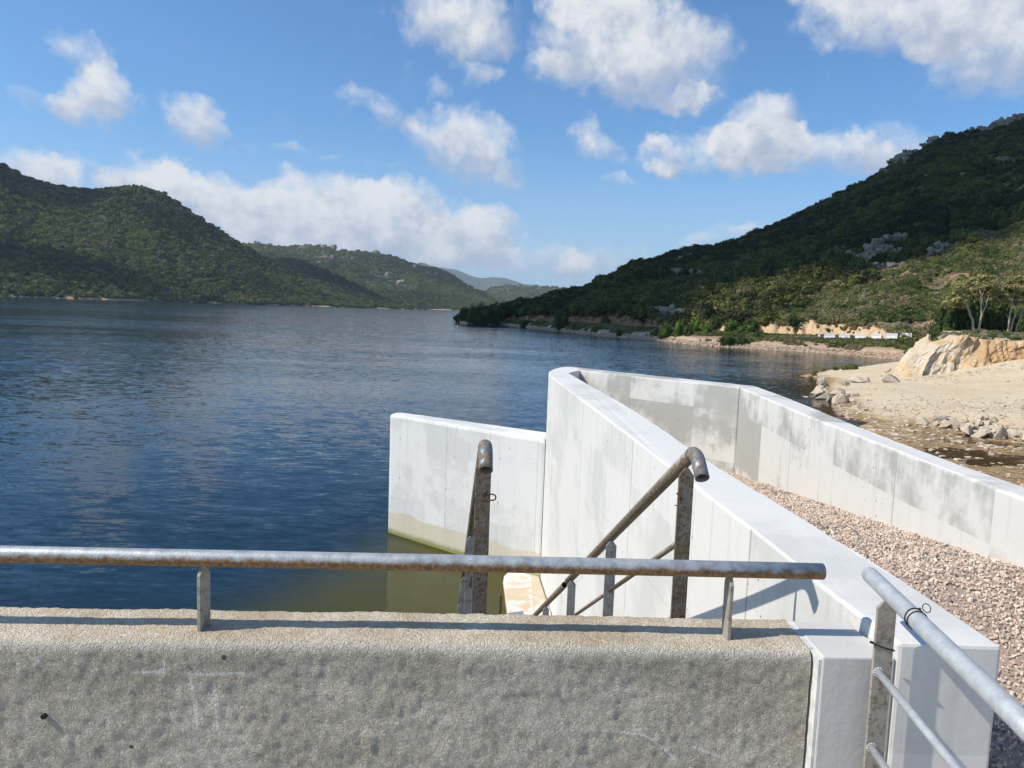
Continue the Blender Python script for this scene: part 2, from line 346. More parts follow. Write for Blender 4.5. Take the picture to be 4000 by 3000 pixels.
def mat_metal(name, top, low, rust, rust_lo=0.5, rust_hi=0.62, under=True, rough=0.5, metal=0.35):
    m, t, b = new_mat(name)
    g = t.node('ShaderNodeNewGeometry'); P = g.outputs['Position']; nz = t.xyz(g.outputs['Normal'])[2]
    n = t.noise(P, 24, 5, 0.65); f = t.noise(P, 160, 3, 0.65); sp = t.noise(P, 70, 4, 0.7)
    c = t.mix(t.ramp(n, 0.35, 0.65), top, low)
    c = t.mix(t.ramp(f, 0.55, 0.75, 0, 0.35), c, tuple(min(1, k * 1.6) for k in top))
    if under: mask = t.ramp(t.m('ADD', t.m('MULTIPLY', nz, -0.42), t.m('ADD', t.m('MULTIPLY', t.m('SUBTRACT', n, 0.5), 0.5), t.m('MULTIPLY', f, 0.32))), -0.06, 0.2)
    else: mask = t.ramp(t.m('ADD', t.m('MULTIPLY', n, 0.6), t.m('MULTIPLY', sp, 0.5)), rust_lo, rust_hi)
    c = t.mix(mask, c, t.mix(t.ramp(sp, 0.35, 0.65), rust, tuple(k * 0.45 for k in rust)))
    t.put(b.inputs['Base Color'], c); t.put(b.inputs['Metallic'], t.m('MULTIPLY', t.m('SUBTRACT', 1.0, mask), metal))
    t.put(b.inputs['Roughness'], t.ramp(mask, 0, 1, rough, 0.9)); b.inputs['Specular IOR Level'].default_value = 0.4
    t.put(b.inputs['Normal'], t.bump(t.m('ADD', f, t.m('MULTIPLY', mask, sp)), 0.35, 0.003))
    return m
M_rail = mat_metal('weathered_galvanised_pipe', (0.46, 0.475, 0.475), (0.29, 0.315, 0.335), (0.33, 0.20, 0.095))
M_hook = mat_metal('dark_galvanised_pipe', (0.22, 0.25, 0.30), (0.13, 0.15, 0.19), (0.30, 0.235, 0.16), under=False, rust_lo=0.45, rust_hi=0.58, rough=0.4, metal=0.5)
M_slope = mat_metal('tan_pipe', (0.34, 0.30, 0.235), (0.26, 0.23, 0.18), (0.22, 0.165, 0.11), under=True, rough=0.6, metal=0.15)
M_post = mat_metal('rusty_flat_bar', (0.22, 0.18, 0.14), (0.185, 0.16, 0.135), (0.22, 0.155, 0.10), under=False, rust_lo=0.48, rust_hi=0.6, rough=0.7, metal=0.2)
M_postg = mat_metal('grey_flat_bar', (0.27, 0.28, 0.28), (0.2, 0.21, 0.22), (0.24, 0.18, 0.12), under=False, rust_lo=0.56, rust_hi=0.72, rough=0.6, metal=0.3)
M_plate = mat_metal('dusty_flat_bar', (0.36, 0.32, 0.26), (0.31, 0.285, 0.24), (0.33, 0.27, 0.20), under=False, rust_lo=0.52, rust_hi=0.7, rough=0.8, metal=0.05)
M_galv = mat_metal('pale_galvanised_pipe', (0.53, 0.55, 0.55), (0.42, 0.44, 0.46), (0.4, 0.35, 0.27), under=False, rust_lo=0.66, rust_hi=0.8, rough=0.5, metal=0.3)
M_rusty = mat_metal('rust', (0.12, 0.06, 0.035), (0.09, 0.05, 0.03), (0.1, 0.05, 0.03), under=False, rough=0.9, metal=0.0)
def mat_plain(name, col, rough=0.6, spec=0.3):
    m, t, b = new_mat(name); g = t.node('ShaderNodeNewGeometry')
    c = t.mix(t.ramp(t.noise(g.outputs['Position'], 30, 3), 0.3, 0.7), col, tuple(k * 0.75 for k in col))
    t.put(b.inputs['Base Color'], c); b.inputs['Roughness'].default_value = rough; b.inputs['Specular IOR Level'].default_value = spec; return m
M_black = mat_plain('black_plastic', (0.015, 0.015, 0.017), 0.45)
M_mortar = mat_plain('white_mortar', (0.7, 0.69, 0.66), 0.9)
M_stamp = mat_plain('stamp_white', (0.7, 0.72, 0.75), 0.6)
M_barrier = mat_plain('white_paint', (0.8, 0.79, 0.76), 0.7)

def mat_rock(name, a, b_, c_, scale=1.0, bumpd=0.05, top=None):
    m, t, b = new_mat(name); g = t.node('ShaderNodeNewGeometry'); P = t.mapping(g.outputs['Position'], (scale,) * 3)
    oi = t.node('ShaderNodeObjectInfo')
    n = t.noise(P, 0.8, 6, 0.65, 0.3); f = t.noise(P, 5, 5, 0.7); cr = t.ramp(t.voro(P, 1.5, feature='DISTANCE_TO_EDGE'), 0.0, 0.05, 0.45, 0)
    c = t.mix(t.ramp(n, 0.35, 0.65), a, b_); c = t.mix(t.ramp(f, 0.45, 0.75, 0, 0.7), c, c_)
    c = t.mix(t.m('MULTIPLY', cr, t.ramp(f, 0.4, 0.6)), c, tuple(k * 0.35 for k in a))
    t.put(b.inputs['Base Color'], t.mix(t.m('MULTIPLY', oi.outputs['Random'], 0.35), c, tuple(k * 0.75 for k in a)))
    b.inputs['Roughness'].default_value = 0.92; b.inputs['Specular IOR Level'].default_value = 0.12
    t.put(b.inputs['Normal'], t.bump(t.m('ADD', f, t.m('MULTIPLY', n, 0.8)), 0.7, bumpd)); return m
M_granite = mat_rock('granite', (0.255, 0.215, 0.17), (0.36, 0.31, 0.25), (0.17, 0.145, 0.12), 0.35, 0.5)
M_boulder = mat_rock('pale_boulder', (0.55, 0.44, 0.32), (0.62, 0.54, 0.43), (0.42, 0.31, 0.2), 2.0, 0.05)
M_shorerock = mat_rock('shore_rock', (0.44, 0.32, 0.22), (0.52, 0.41, 0.30), (0.3, 0.21, 0.14), 1.0, 0.1)

def mat_cliff():
    m, t, b = new_mat('cut_rock'); g = t.node('ShaderNodeNewGeometry'); P = g.outputs['Position']; px, py, pz = t.xyz(P)
    n = t.noise(P, 0.5, 6, 0.65, 0.4); f = t.noise(P, 4, 5, 0.7); v = t.noise(t.mapping(P, (1, 1, 0.22)), 1.4, 5, 0.6, 0.4)
    right = t.ramp(t.m('ADD', px, t.m('MULTIPLY', n, 3)), 31.0, 34.0)
    pale = t.mix(t.ramp(v, 0.4, 0.62), (0.64, 0.545, 0.42), (0.60, 0.43, 0.225))
    ochre = t.mix(t.ramp(n, 0.36, 0.62), (0.52, 0.31, 0.145), (0.66, 0.49, 0.31))
    c = t.mix(right, pale, ochre)
    c = t.mix(t.ramp(f, 0.5, 0.75, 0, 0.5), c, (0.46, 0.28, 0.12))
    c = t.mix(t.ramp(t.voro(P, 0.9, feature='DISTANCE_TO_EDGE'), 0, 0.045, 0.35, 0), c, (0.28, 0.18, 0.09))
    t.put(b.inputs['Base Color'], c); b.inputs['Roughness'].default_value = 0.95; b.inputs['Specular IOR Level'].default_value = 0.1
    t.put(b.inputs['Normal'], t.bump(t.m('ADD', f, t.m('MULTIPLY', v, 1.2)), 0.8, 0.12)); return m
M_cliff = mat_cliff()

def mat_sand():
    m, t, b = new_mat('sandy_ground'); g = t.node('ShaderNodeNewGeometry'); P = g.outputs['Position']; px, py, pz = t.xyz(P)
    n = t.noise(P, 0.35, 5, 0.6); f = t.noise(P, 3.5, 5, 0.7); s = t.noise(P, 16, 3, 0.7); st = t.voro(P, 7.0)
    sand = t.mix(t.ramp(n, 0.35, 0.65), (0.60, 0.475, 0.31), (0.66, 0.55, 0.39))
    sand = t.mix(t.ramp(f, 0.45, 0.75, 0, 0.5), sand, (0.52, 0.38, 0.22))
    wet = t.mix(t.ramp(f, 0.35, 0.65), (0.22, 0.125, 0.048), (0.40, 0.27, 0.13))
    wz = t.m('ADD', pz, t.m('ADD', t.m('MULTIPLY', t.m('SUBTRACT', n, 0.5), 0.35), t.m('MULTIPLY', t.m('SUBTRACT', f, 0.5), 0.22)))
    c = t.mix(t.ramp(wz, 0.04, 0.24), wet, sand)
    c = t.mix(t.ramp(wz, -0.4, 0.0, 1.0, 0.0), c, (0.09, 0.05, 0.02))
    c = t.mix(t.m('MULTIPLY', t.ramp(st, 0.08, 0.22, 1, 0), t.ramp(t.xyz(t.voro(P, 7.0, 'Color'))[0], 0.55, 0.75, 0, 0.7)), c, (0.64, 0.55, 0.42))
    plat = t.m('MULTIPLY', t.ramp(pz, 2.6, 3.3), t.ramp(n, 0.4, 0.6, 0.3, 0.9))
    c = t.mix(plat, c, (0.36, 0.25, 0.13))
    t.put(b.inputs['Base Color'], c); t.put(b.inputs['Roughness'], t.ramp(wz, 0.0, 0.12, 0.35, 0.95)); b.inputs['Specular IOR Level'].default_value = 0.2
    t.put(b.inputs['Normal'], t.bump(t.m('ADD', f, t.m('MULTIPLY', s, 0.5)), 0.8, 0.06)); return m
M_sand = mat_sand()

def mat_hill(name, soil, scrub, bank=None, s=0.05):
    m, t, b = new_mat(name); g = t.node('ShaderNodeNewGeometry'); P = g.outputs['Position']; pz = t.xyz(P)[2]
    n = t.noise(P, s, 6, 0.65); f = t.noise(P, s * 14, 5, 0.7)
    c = t.mix(t.ramp(t.m('ADD', n, t.m('MULTIPLY', t.m('SUBTRACT', f, 0.5), 0.4)), 0.42, 0.58), scrub, soil)
    if bank:
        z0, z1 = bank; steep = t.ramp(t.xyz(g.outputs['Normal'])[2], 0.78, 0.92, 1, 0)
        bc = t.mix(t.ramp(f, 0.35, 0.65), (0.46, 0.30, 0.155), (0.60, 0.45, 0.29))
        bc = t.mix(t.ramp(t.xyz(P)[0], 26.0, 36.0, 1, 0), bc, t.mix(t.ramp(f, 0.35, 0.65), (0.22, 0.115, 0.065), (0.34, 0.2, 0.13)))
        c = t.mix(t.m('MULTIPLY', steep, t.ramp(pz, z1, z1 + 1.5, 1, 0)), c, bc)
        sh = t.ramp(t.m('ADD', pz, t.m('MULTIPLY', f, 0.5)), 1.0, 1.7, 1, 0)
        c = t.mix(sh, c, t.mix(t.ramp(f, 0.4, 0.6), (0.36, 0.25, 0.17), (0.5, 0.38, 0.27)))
    else:
        c = t.mix(t.ramp(t.m('ADD', pz, t.m('MULTIPLY', f, 3)), 2.2, 4.5, 1, 0), c, t.mix(n, (0.36, 0.24, 0.14), (0.55, 0.43, 0.3)))
    t.put(b.inputs['Base Color'], c); b.inputs['Roughness'].default_value = 1.0; b.inputs['Specular IOR Level'].default_value = 0.0
    t.put(b.inputs['Normal'], t.bump(f, 1.0, 0.6 / (s * 14) * 0.05)); return m
M_lhill = mat_hill('left_hill_soil', (0.13, 0.10, 0.06), (0.06, 0.07, 0.032), None, 0.02)
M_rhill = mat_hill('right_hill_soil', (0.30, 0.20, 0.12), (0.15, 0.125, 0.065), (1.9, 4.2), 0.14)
M_mhill = mat_hill('far_hill_soil', (0.10, 0.095, 0.06), (0.06, 0.075, 0.035), None, 0.008)

def mat_leaf(name, cols, attr=True, trans=0.25):
    m, t, b = new_mat(name)
    if attr:
        a = t.node('ShaderNodeAttribute', attribute_type='INSTANCER', attribute_name='tint').outputs['Fac']
    else: a = t.node('ShaderNodeObjectInfo').outputs['Random']
    r = t.node('ShaderNodeValToRGB'); e = r.color_ramp.elements
    while len(e) < len(cols): e.new(0.5)
    for i, c in enumerate(cols): e[i].position = i / (len(cols) - 1); e[i].color = (*c, 1)
    t.put(r.inputs[0], a)
    g = t.node('ShaderNodeNewGeometry'); rn = g.outputs['Random Per Island']
    c = t.mix(1.0, r.outputs[0], t.mix(rn, (0.6, 0.62, 0.6), (1.45, 1.4, 1.3)), 'MULTIPLY')
    t.put(b.inputs['Base Color'], c); b.inputs['Roughness'].default_value = 0.65; b.inputs['Specular IOR Level'].default_value = 0.2
    if trans:
        tr = t.node('ShaderNodeBsdfTranslucent'); t.put(tr.inputs[0], c)
        mx = t.node('ShaderNodeMixShader'); mx.inputs[0].default_value = trans
        t.l.new(b.outputs[0], mx.inputs[1]); t.l.new(tr.outputs[0], mx.inputs[2])
        out = [n for n in t.n if n.type == 'OUTPUT_MATERIAL'][0]; t.l.new(mx.outputs[0], out.inputs[0])
    return m
GREENS = [(0.045, 0.056, 0.022), (0.068, 0.094, 0.022), (0.135, 0.16, 0.034), (0.21, 0.22, 0.042), (0.235, 0.215, 0.065), (0.27, 0.215, 0.12)]
SCRUB = [(0.05, 0.08, 0.022), (0.10, 0.13, 0.035), (0.165, 0.165, 0.06), (0.21, 0.185, 0.085), (0.235, 0.19, 0.12), (0.33, 0.305, 0.24)]
M_leafL = mat_leaf('maquis_leaves', [tuple(k * q for k, q in zip(c, (.76, .88, 1.0))) for c in GREENS])
M_leafR = mat_leaf('hillside_leaves', [tuple(k * q for k, q in zip(c, (.56, .55, .62))) for c in GREENS])
M_leafS = mat_leaf('scrub_leaves', SCRUB)
M_leafT = mat_leaf('olive_tree_leaves', [(0.32, 0.29, 0.12), (0.36, 0.33, 0.14)], False)
M_leafB = mat_leaf('bright_shrub_leaves', [(0.075, 0.13, 0.02), (0.125, 0.185, 0.032)], False)
M_leafD = mat_leaf('dark_shrub_leaves', [(0.035, 0.065, 0.016), (0.055, 0.085, 0.022)], False)
M_bark = mat_plain('pale_bark', (0.42, 0.37, 0.28), 0.9, 0.1)
M_wood = mat_plain('dark_bark', (0.09, 0.07, 0.05), 0.9, 0.1)

def mat_water():
    m, t, b = new_mat('lake_water'); g = t.node('ShaderNodeNewGeometry'); P = g.outputs['Position']; px, py, pz = t.xyz(P)
    at = t.node('ShaderNodeAttribute', attribute_name='shallow').outputs['Fac']
    ol = t.node('ShaderNodeAttribute', attribute_name='olive').outputs['Fac']
    w1 = t.noise(t.mapping(P, (1.0, 2.0, 1), rot=(0, 0, R_(14))), 1.5, 4, 0.62, 0.3)
    w2 = t.noise(t.mapping(P, (1.0, 2.2, 1), rot=(0, 0, R_(-12))), 5.5, 3, 0.6, 0.2)
    w3 = t.noise(t.mapping(P, (1.0, 1.8, 1), rot=(0, 0, R_(8))), 0.33, 3, 0.6)
    patch = t.noise(t.mapping(P, (0.35, 1.0, 1), rot=(0, 0, R_(10))), 0.06, 4, 0.6)
    patch2 = t.noise(t.mapping(P, (0.35, 1.0, 1), rot=(0, 0, R_(10))), 0.012, 4, 0.6)
    pt = t.m('ADD', t.m('MULTIPLY', patch, 0.6), t.m('MULTIPLY', patch2, 0.4))
    c = t.mix(t.ramp(pt, 0.42, 0.58), (0.008, 0.024, 0.038), (0.010, 0.042, 0.082))
    c = t.mix(t.m('MULTIPLY', ol, t.ramp(w1, 0.3, 0.7, 0.9, 1.0)), c, (0.060, 0.054, 0.008))
    c = t.mix(at, c, (0.13, 0.065, 0.02))
    c = t.mix(t.m('MULTIPLY', t.ramp(t.noise(t.mapping(P, (.25, 1, 1), rot=(0, 0, R_(-6))), .16, 5, .65), .42, .62, 0.5, 0), t.m('SUBTRACT', 1.0, ol)), c, (0.005, 0.013, 0.022))
    t.put(b.inputs['Base Color'], c); b.inputs['IOR'].default_value = 1.28; b.inputs['Specular IOR Level'].default_value = 0.32
    t.put(b.inputs['Roughness'], 0.06)
    calm = t.m('MULTIPLY', t.m('SUBTRACT', 1.0, t.m('MULTIPLY', t.m('MAXIMUM', at, ol), 0.6)), t.ramp(pt, 0.40, 0.60, 0.38, 1.2))
    def slope(sx, sy, scale, rot, det):
        c_ = t.noise(t.mapping(P, (sx, sy, 1), rot=(0, 0, R_(rot))), scale, det, 0.6, 0.2, col=True)
        return t.vm('SUBTRACT', c_, (0.5, 0.5, 0.5))
    nv_ = t.vm('SCALE', slope(1.0, 2.0, 0.45, 8, 2), sc_=0.10)
    nv_ = t.vm('ADD', nv_, t.vm('SCALE', slope(.8, 2.1, 1.5, 14, 2), sc_=0.24))
    nv_ = t.vm('ADD', nv_, t.vm('SCALE', slope(.65, 2.1, 3.4, -8, 3), sc_=0.52)); nv_ = t.vm('ADD', nv_, t.vm('SCALE', slope(.7, 2.0, 11.0, 6, 2), sc_=0.36))
    nv_ = t.vm('MULTIPLY', t.vm('SCALE', nv_, sc_=calm), (0.75, 1.0, 0.0))
    nrm = t.vm('NORMALIZE', t.vm('ADD', nv_, (0.0, -0.012, 1.0)))
    t.put(b.inputs['Normal'], nrm); return m
M_water = mat_water()

# ------------------------------------------------------------------ leaf clump meshes
def bush_mesh(name, nleaf, size, seed, mat, blobs=5, flat=0.75, core=True):
    rng = random.Random(seed); v = []; f = []
    bl = [(Vector((0, 0, 0.35)), 0.62)] + [(Vector((rng.uniform(-.55, .55), rng.uniform(-.55, .55), rng.uniform(.15, .62))), rng.uniform(.28, .5)) for _ in range(blobs)]
    for i in range(nleaf):
        c, r = bl[i % len(bl)] if i % 3 else bl[0]
        d = Vector((rng.gauss(0, 1), rng.gauss(0, 1), rng.gauss(0, 1) + 0.25)).normalized()
        p = c + d * r * (0.76 + 0.44 * rng.random() ** 1.6); p.z = max(p.z * flat / 0.75, 0.0)
        nrm = (d + Vector((rng.gauss(0, .5), rng.gauss(0, .5), rng.gauss(0, .5)))).normalized()
        a = nrm.orthogonal().normalized(); a.rotate(Matrix.Rotation(rng.random() * 6.3, 3, nrm)); b2 = nrm.cross(a)
        s = size * rng.uniform(.6, 1.35); k = len(v); s2 = s * rng.uniform(.55, .9)
        v += [p - a * s, p - b2 * s2, p + a * s, p + b2 * s2 + nrm * s * .3]; f += [(k, k + 1, k + 2, k + 3)]
    if core:
        bm = bmesh.new()
        for c, r in bl: bmesh.ops.create_icosphere(bm, subdivisions=1, radius=r * .78, matrix=Matrix.Translation((c.x, c.y, max(c.z * flat / .75, 0))))
        k = len(v); bm.verts.ensure_lookup_table()
        v += [x.co.copy() for x in bm.verts]; f += [tuple(k + y.index for y in q.verts) for q in bm.faces]; bm.free()
    me = bpy.data.meshes.new(name); me.from_pydata([tuple(p) for p in v], [], f); me.update(); me.materials.append(mat); return me
def source_collection(name, meshes):
    c = bpy.data.collections.new(name)
    for i, me in enumerate(meshes): c.objects.link(bpy.data.objects.new(name + '_source', me))
    return c
C_maquis = source_collection('maquis', [bush_mesh('maquis_bush', 260, 0.17, 10 + i, M_leafL, 6, 0.7) for i in range(6)])
C_scrub = source_collection('scrub', [bush_mesh('scrub_bush', 300, 0.12, 40 + i, M_leafS, 6, 0.65) for i in range(5)])
C_green = source_collection('greenery', [bush_mesh('green_bush', 300, 0.12, 60 + i, M_leafR, 6, 0.75) for i in range(5)])

def scatter(name, pts, scl, tint, coll, seed, mat=None, full=False, label=None, cat=None):
    """one object of ground cover: points carrying instances"""
    me = bpy.data.meshes.new(name); me.from_pydata([tuple(p) for p in pts], [], [])
    n = len(pts); rng = np.random.default_rng(seed)
    a = me.attributes.new('scl', 'FLOAT', 'POINT'); a.data.foreach_set('value', np.asarray(scl, np.float32))
    a = me.attributes.new('tint', 'FLOAT', 'POINT'); a.data.foreach_set('value', np.clip(np.asarray(tint, np.float32), 0, 1))
    rot = rng.random((n, 3)) * 6.283
    if not full: rot[:, :2] = (rot[:, :2] / 6.283 - .5) * 0.3
    a = me.attributes.new('rot', 'FLOAT_VECTOR', 'POINT'); a.data.foreach_set('vector', rot.astype(np.float32).ravel())
    o = link(name, me)
    gt = bpy.data.node_groups.new(name + '_scatter', 'GeometryNodeTree')
    gt.interface.new_socket('Geometry', in_out='INPUT', socket_type='NodeSocketGeometry')
    gt.interface.new_socket('Geometry', in_out='OUTPUT', socket_type='NodeSocketGeometry')
    N, L = gt.nodes, gt.links
    gi, go = N.new('NodeGroupInput'), N.new('NodeGroupOutput'); ip = N.new('GeometryNodeInstanceOnPoints')
    ci = N.new('GeometryNodeCollectionInfo'); ci.inputs[0].default_value = coll; ci.inputs['Separate Children'].default_value = True; ci.inputs['Reset Children'].default_value = True
    def attr(nm, tp):
        q = N.new('GeometryNodeInputNamedAttribute'); q.data_type = tp; q.inputs[0].default_value = nm; return q.outputs[0]
    L.new(gi.outputs[0], ip.inputs['Points']); L.new(ci.outputs[0], ip.inputs['Instance']); ip.inputs['Pick Instance'].default_value = True
    e2r = N.new('FunctionNodeEulerToRotation'); L.new(attr('rot', 'FLOAT_VECTOR'), e2r.inputs[0]); L.new(e2r.outputs[0], ip.inputs['Rotation'])
    L.new(attr('scl', 'FLOAT'), ip.inputs['Scale'])
    L.new(ip.outputs[0], go.inputs[0])
    md = o.modifiers.new('scatter', 'NODES'); md.node_group = gt
    return tag(o, label, cat, None, 'stuff')

# ------------------------------------------------------------------ hills (azimuth deg, distance, height of the ridge)
LEFT = [(-52, 1250, 205), (-46, 1250, 196), (-40.44, 1250, 189.8), (-37.54, 1250, 190.7), (-35.69, 1250, 183.0), (-34.4, 1250, 180.6), (-33.03, 1250, 167.4), (-31.35, 1250, 159.3), (-29.72, 1250, 158.7), (-28.72, 1250, 161.8), (-27.36, 1250, 169.1), (-26.09, 1250, 170.6), (-25.1, 1250, 164.2), (-23.51, 1250, 141.6), (-21.56, 1250, 113.8), (-19.14, 1250, 83.4), (-18.28, 1258, 75.4), (-17.07, 1269, 58.2), (-15.11, 1286, 46.4), (-13.59, 1299, 37.7), (-11.23, 1319, 22.9), (-9.31, 1335, 12.3), (-8.1, 1345, 6.6), (-7.44, 1350, 0.8), (-6.9, 1355, -6)]
SPUR = [(-20.5, 1500, 60), (-19.14, 1500, 82.0), (-18.19, 1500, 92.6), (-17.07, 1500, 98.1), (-15.78, 1500, 94.6), (-15.12, 1500, 84.8), (-13.61, 1500, 71.0), (-11.24, 1500, 44.5), (-9.32, 1500, 21.4), (-8.1, 1500, 9.4), (-7.3, 1500, -6)]
MID = [(-26, 2500, 150), (-22.55, 2500, 168.2), (-20.86, 2482, 175.7), (-19.85, 2471, 184.0), (-19.0, 2462, 190.3), (-17.56, 2447, 181.3), (-15.46, 2426, 188.9), (-13.89, 2410, 186.0), (-13.63, 2408, 176), (-11.95, 2391, 176.3), (-10.58, 2378, 172.8), (-9.38, 2367, 164.1), (-8.0, 2354, 144.7), (-6.06, 2335, 129.0), (-5.01, 2326, 116.1), (-4.12, 2317, 92.1), (-3.22, 2309, 72.0), (-2.21, 2300, 55.3), (-1.0, 2300, 26.0), (0.3, 2300, 10.0), (2, 2300, 4)]
LOW = [(-7, 3600, 40), (-4.16, 3600, 72.3), (-2.47, 3600, 93.4), (-1.74, 3600, 114.6), (-1.12, 3600, 125.8), (0.27, 3600, 129.0), (1.65, 3600, 128.3), (3.45, 3600, 126.1), (5.6, 3600, 118.4), (9.46, 3600, 102.0), (14, 3600, 90)]
FAR = [(-16, 9000, 300), (-9.99, 9000, 440.4), (-7.13, 9000, 520.2), (-5.89, 9000, 486.2), (-4.59, 9000, 467.2), (-3.25, 9000, 393.4), (-2.62, 9000, 375.8), (-1.76, 9000, 396.1), (-0.7, 9000, 386.9), (0.59, 9000, 327.0), (2.67, 9000, 304.8), (7.54, 9000, 269.3), (14, 9000, 250)]
RIGHT = [(-4.2, 222, 0.5), (-3.6, 224, 1.2), (-3.28, 225, 1.8), (-2.66, 228, 3.0), (-2.02, 232, 4.6), (-0.95, 237, 5.6), (0.31, 243, 7.6), (1.8, 250, 8.6), (2.62, 256, 10.4), (3.88, 264, 12.8), (5.34, 274, 14.5), (6.38, 280, 17.7), (7.61, 288, 20.4), (8.9, 297, 25.7), (10.45, 307, 27.4), (11.43, 314, 30.9), (12.63, 321, 33.0), (13.32, 326, 34.6), (14.71, 335, 35.6), (16.34, 346, 39.7), (18.31, 360, 46.6), (19.39, 369, 50.6), (21.59, 388, 60.8), (22.86, 399, 67.0), (24.7, 416, 76.8), (25.97, 427, 84.8), (27.76, 445, 96.8), (28.74, 455, 103.6), (29.73, 464, 107), (30.79, 475, 109.4), (31.74, 485, 113), (32.34, 491, 114.5), (33.19, 500, 119.6), (36.82, 530, 142), (42.24, 580, 166), (50, 600, 180), (62, 600, 180)]
class Hill:
    def __init__(s, ridge, r0, prof, rel, seed, zoff=0.0, z0=-2.0):
        a = np.array(ridge); s.az, s.rd, s.rz = a[:, 0], a[:, 1], a[:, 2]
        s.r0t = np.array(r0); s.prof, s.rel, s.seed, s.zoff = prof, rel, seed, zoff
    def r0(s, az): return np.interp(az, s.s0, s.s1)
    def pos(s, az, tt):
        az = np.asarray(az, float); tt = np.asarray(tt, float)
        r0 = np.interp(az, s.r0t[:, 0], s.r0t[:, 1]); r1 = np.maximum(np.interp(az, s.az, s.rd), r0 + 8); zr = np.interp(az, s.az, s.rz) - s.zoff
        r = r0 + (r1 - r0) * tt; rr = np.radians(az)
        x, y = r * np.sin(rr), r * np.cos(rr)
        z = s.prof(az, tt, zr, r - r0, r1 - r0)
        amp = s.rel * np.clip(zr, 0, None) * np.clip(tt, 0, 1) * np.clip(1 - tt, 0, 1) * 4
        wl = (r1 - r0) * 0.35
        z = z + amp * (fbm(x / wl, y / wl, 4, s.seed) + 0.6 * fbm(az * 0.55 + 0 * r, r / (wl * 4), 3, s.seed + 9))
        return x, y, z
    def build(s, name, mat, a0, a1, da, nt, tmax=1.35, near=0):
        az = np.arange(a0, a1, da); tt = np.concatenate([np.linspace(-0.08, -0.005, 4), np.linspace(0, near, int(nt * .5)) if near else [], np.linspace(near, 1, nt)[1 if near else 0:], np.linspace(1, tmax, 8)[1:]])
        A, T = np.meshgrid(az, tt, indexing='ij'); x, y, z = s.pos(A, T)
        return tag(grid_mesh(name, x, y, z, mat), kind='structure')
    def sample(s, n, a0, a1, seed, t0=0.0, t1=1.02):
        rng = np.random.default_rng(seed); az = rng.uniform(a0, a1, n); tt = np.sqrt(rng.uniform(t0 ** 2, t1 ** 2, n)) if False else rng.uniform(t0, t1, n)
        return az, tt, np.stack(s.pos(az, tt), 1)
def prof_std(pw, back=0.5):
    def f(az, tt, zr, d, D):
        up = np.sign(tt) * np.abs(np.clip(tt, -1, 1)) ** pw * (zr + 1.0) - 1.0
        up = np.where(tt < 0, tt * 60 - 1.0, up)
        return np.where(tt > 1, zr - (tt - 1) * back * np.maximum(zr, 1), up)
    return f
H_left = Hill(LEFT, [(-55, 860), (-36, 880), (-28, 920), (-20, 1010), (-13, 1120), (-8, 1290), (-6, 1350)], prof_std(0.95), 0.22, 3, 4.0)
H_spur = Hill(SPUR, [(-22, 1380), (-12, 1380), (-7, 1440)], prof_std(0.9), 0.1, 5, 9.0)
H_mid = Hill(MID, [(-28, 1700), (-14, 1600), (-6, 1580), (-2, 1650), (3, 1800)], prof_std(1.05), 0.25, 7, 5.0)
H_low = Hill(LOW, [(-8, 2500), (15, 2500)], prof_std(1.3), 0.2, 11, 4.0)
H_far = Hill(FAR, [(-20, 6500), (20, 6500)], prof_std(1.2), 0.15, 13, 0)
def prof_right(az, tt, zr, d, D):
    # shingle, flat shelf with the track, cut bank, then the slope
    k = np.clip((az + 3.5) / 10.0, 0.12, 1.0)                   # the shelf narrows towards the point
    shelf = np.interp(d, [-3, 0, 1.0, 3.5, 12, 60], [-1.5, -0.1, 0.45, 1.15, 1.75, 2.1])
    jag = fbm(az * 1.3, az * 0 + 3.1, 4, 21)
    b0 = 13.0 * k + 2.0 + jag * 2.5 + 2.2 * fbm(az * 4.0, d * .5, 4, 22)
    bh = np.interp(az, [-4, -2.5, 3, 9, 12, 17, 19, 24, 26.5, 28], [.3, .8, 2.2, 2.3, 1.3, 0.8, 2.0, 2.1, 1.5, 0.0])
    bank = np.clip((d - b0) / 2.8, 0, 1); bank = bank * bank * (3 - 2 * bank) * np.clip(bh * (1 + .7 * jag), 0, 9)
    bank = bank + .6 * fbm(az * 6, d * 1.1, 4, 23) * np.clip((d - b0 + 1) / 1.5, 0, 1) * np.clip((b0 + 6 - d) / 3, 0, 1)
    shelf = shelf + .25 * fbm(az * 2.0, d * .5, 3, 24) * np.clip(d / 2, 0, 1)
    ss = np.clip((d - b0 - 1.6) / np.maximum(D - b0 - 1.6, 1), 0, 2)
    zt = zr - shelf - bank
    slope = np.where(ss <= 1, np.clip(ss, 0, 1) ** 1.02 * zt, zt - (ss - 1) * 0.4 * np.maximum(zr, 2))
    far = np.clip((az - 29) / 2.5, 0, 1)                        # behind the rock cut the land is already high
    return shelf + bank + slope + far * np.clip(1.7 - 0.03 * d, 0, 2) * (d > -50)
H_right = Hill(RIGHT, [(-4.4, 214), (-3.3, 205), (-2.1, 208), (-0.9, 211), (1.2, 186), (2.9, 169), (6.6, 140), (9.7, 133), (13.8, 115), (18.9, 110), (23.6, 107), (27.6, 99), (34, 92), (45, 95), (62, 110)], prof_right, 0.14, 17, 1.6)
H_left.build('hills', M_lhill, -50, -6.9, 0.2, 60)
H_spur.build('hills', M_lhill, -20.4, -7.3, 0.2, 24)
H_mid.build('hills', M_mhill, -26, 2, 0.15, 50)
H_low.build('hills', M_mhill, -7, 14, 0.2, 30)
H_far.build('mountains', M_mhill, -16, 14, 0.25, 24)
H_right.build('hillside', M_rhill, -4.2, 60, 0.12, 130, 1.5, 0.12)

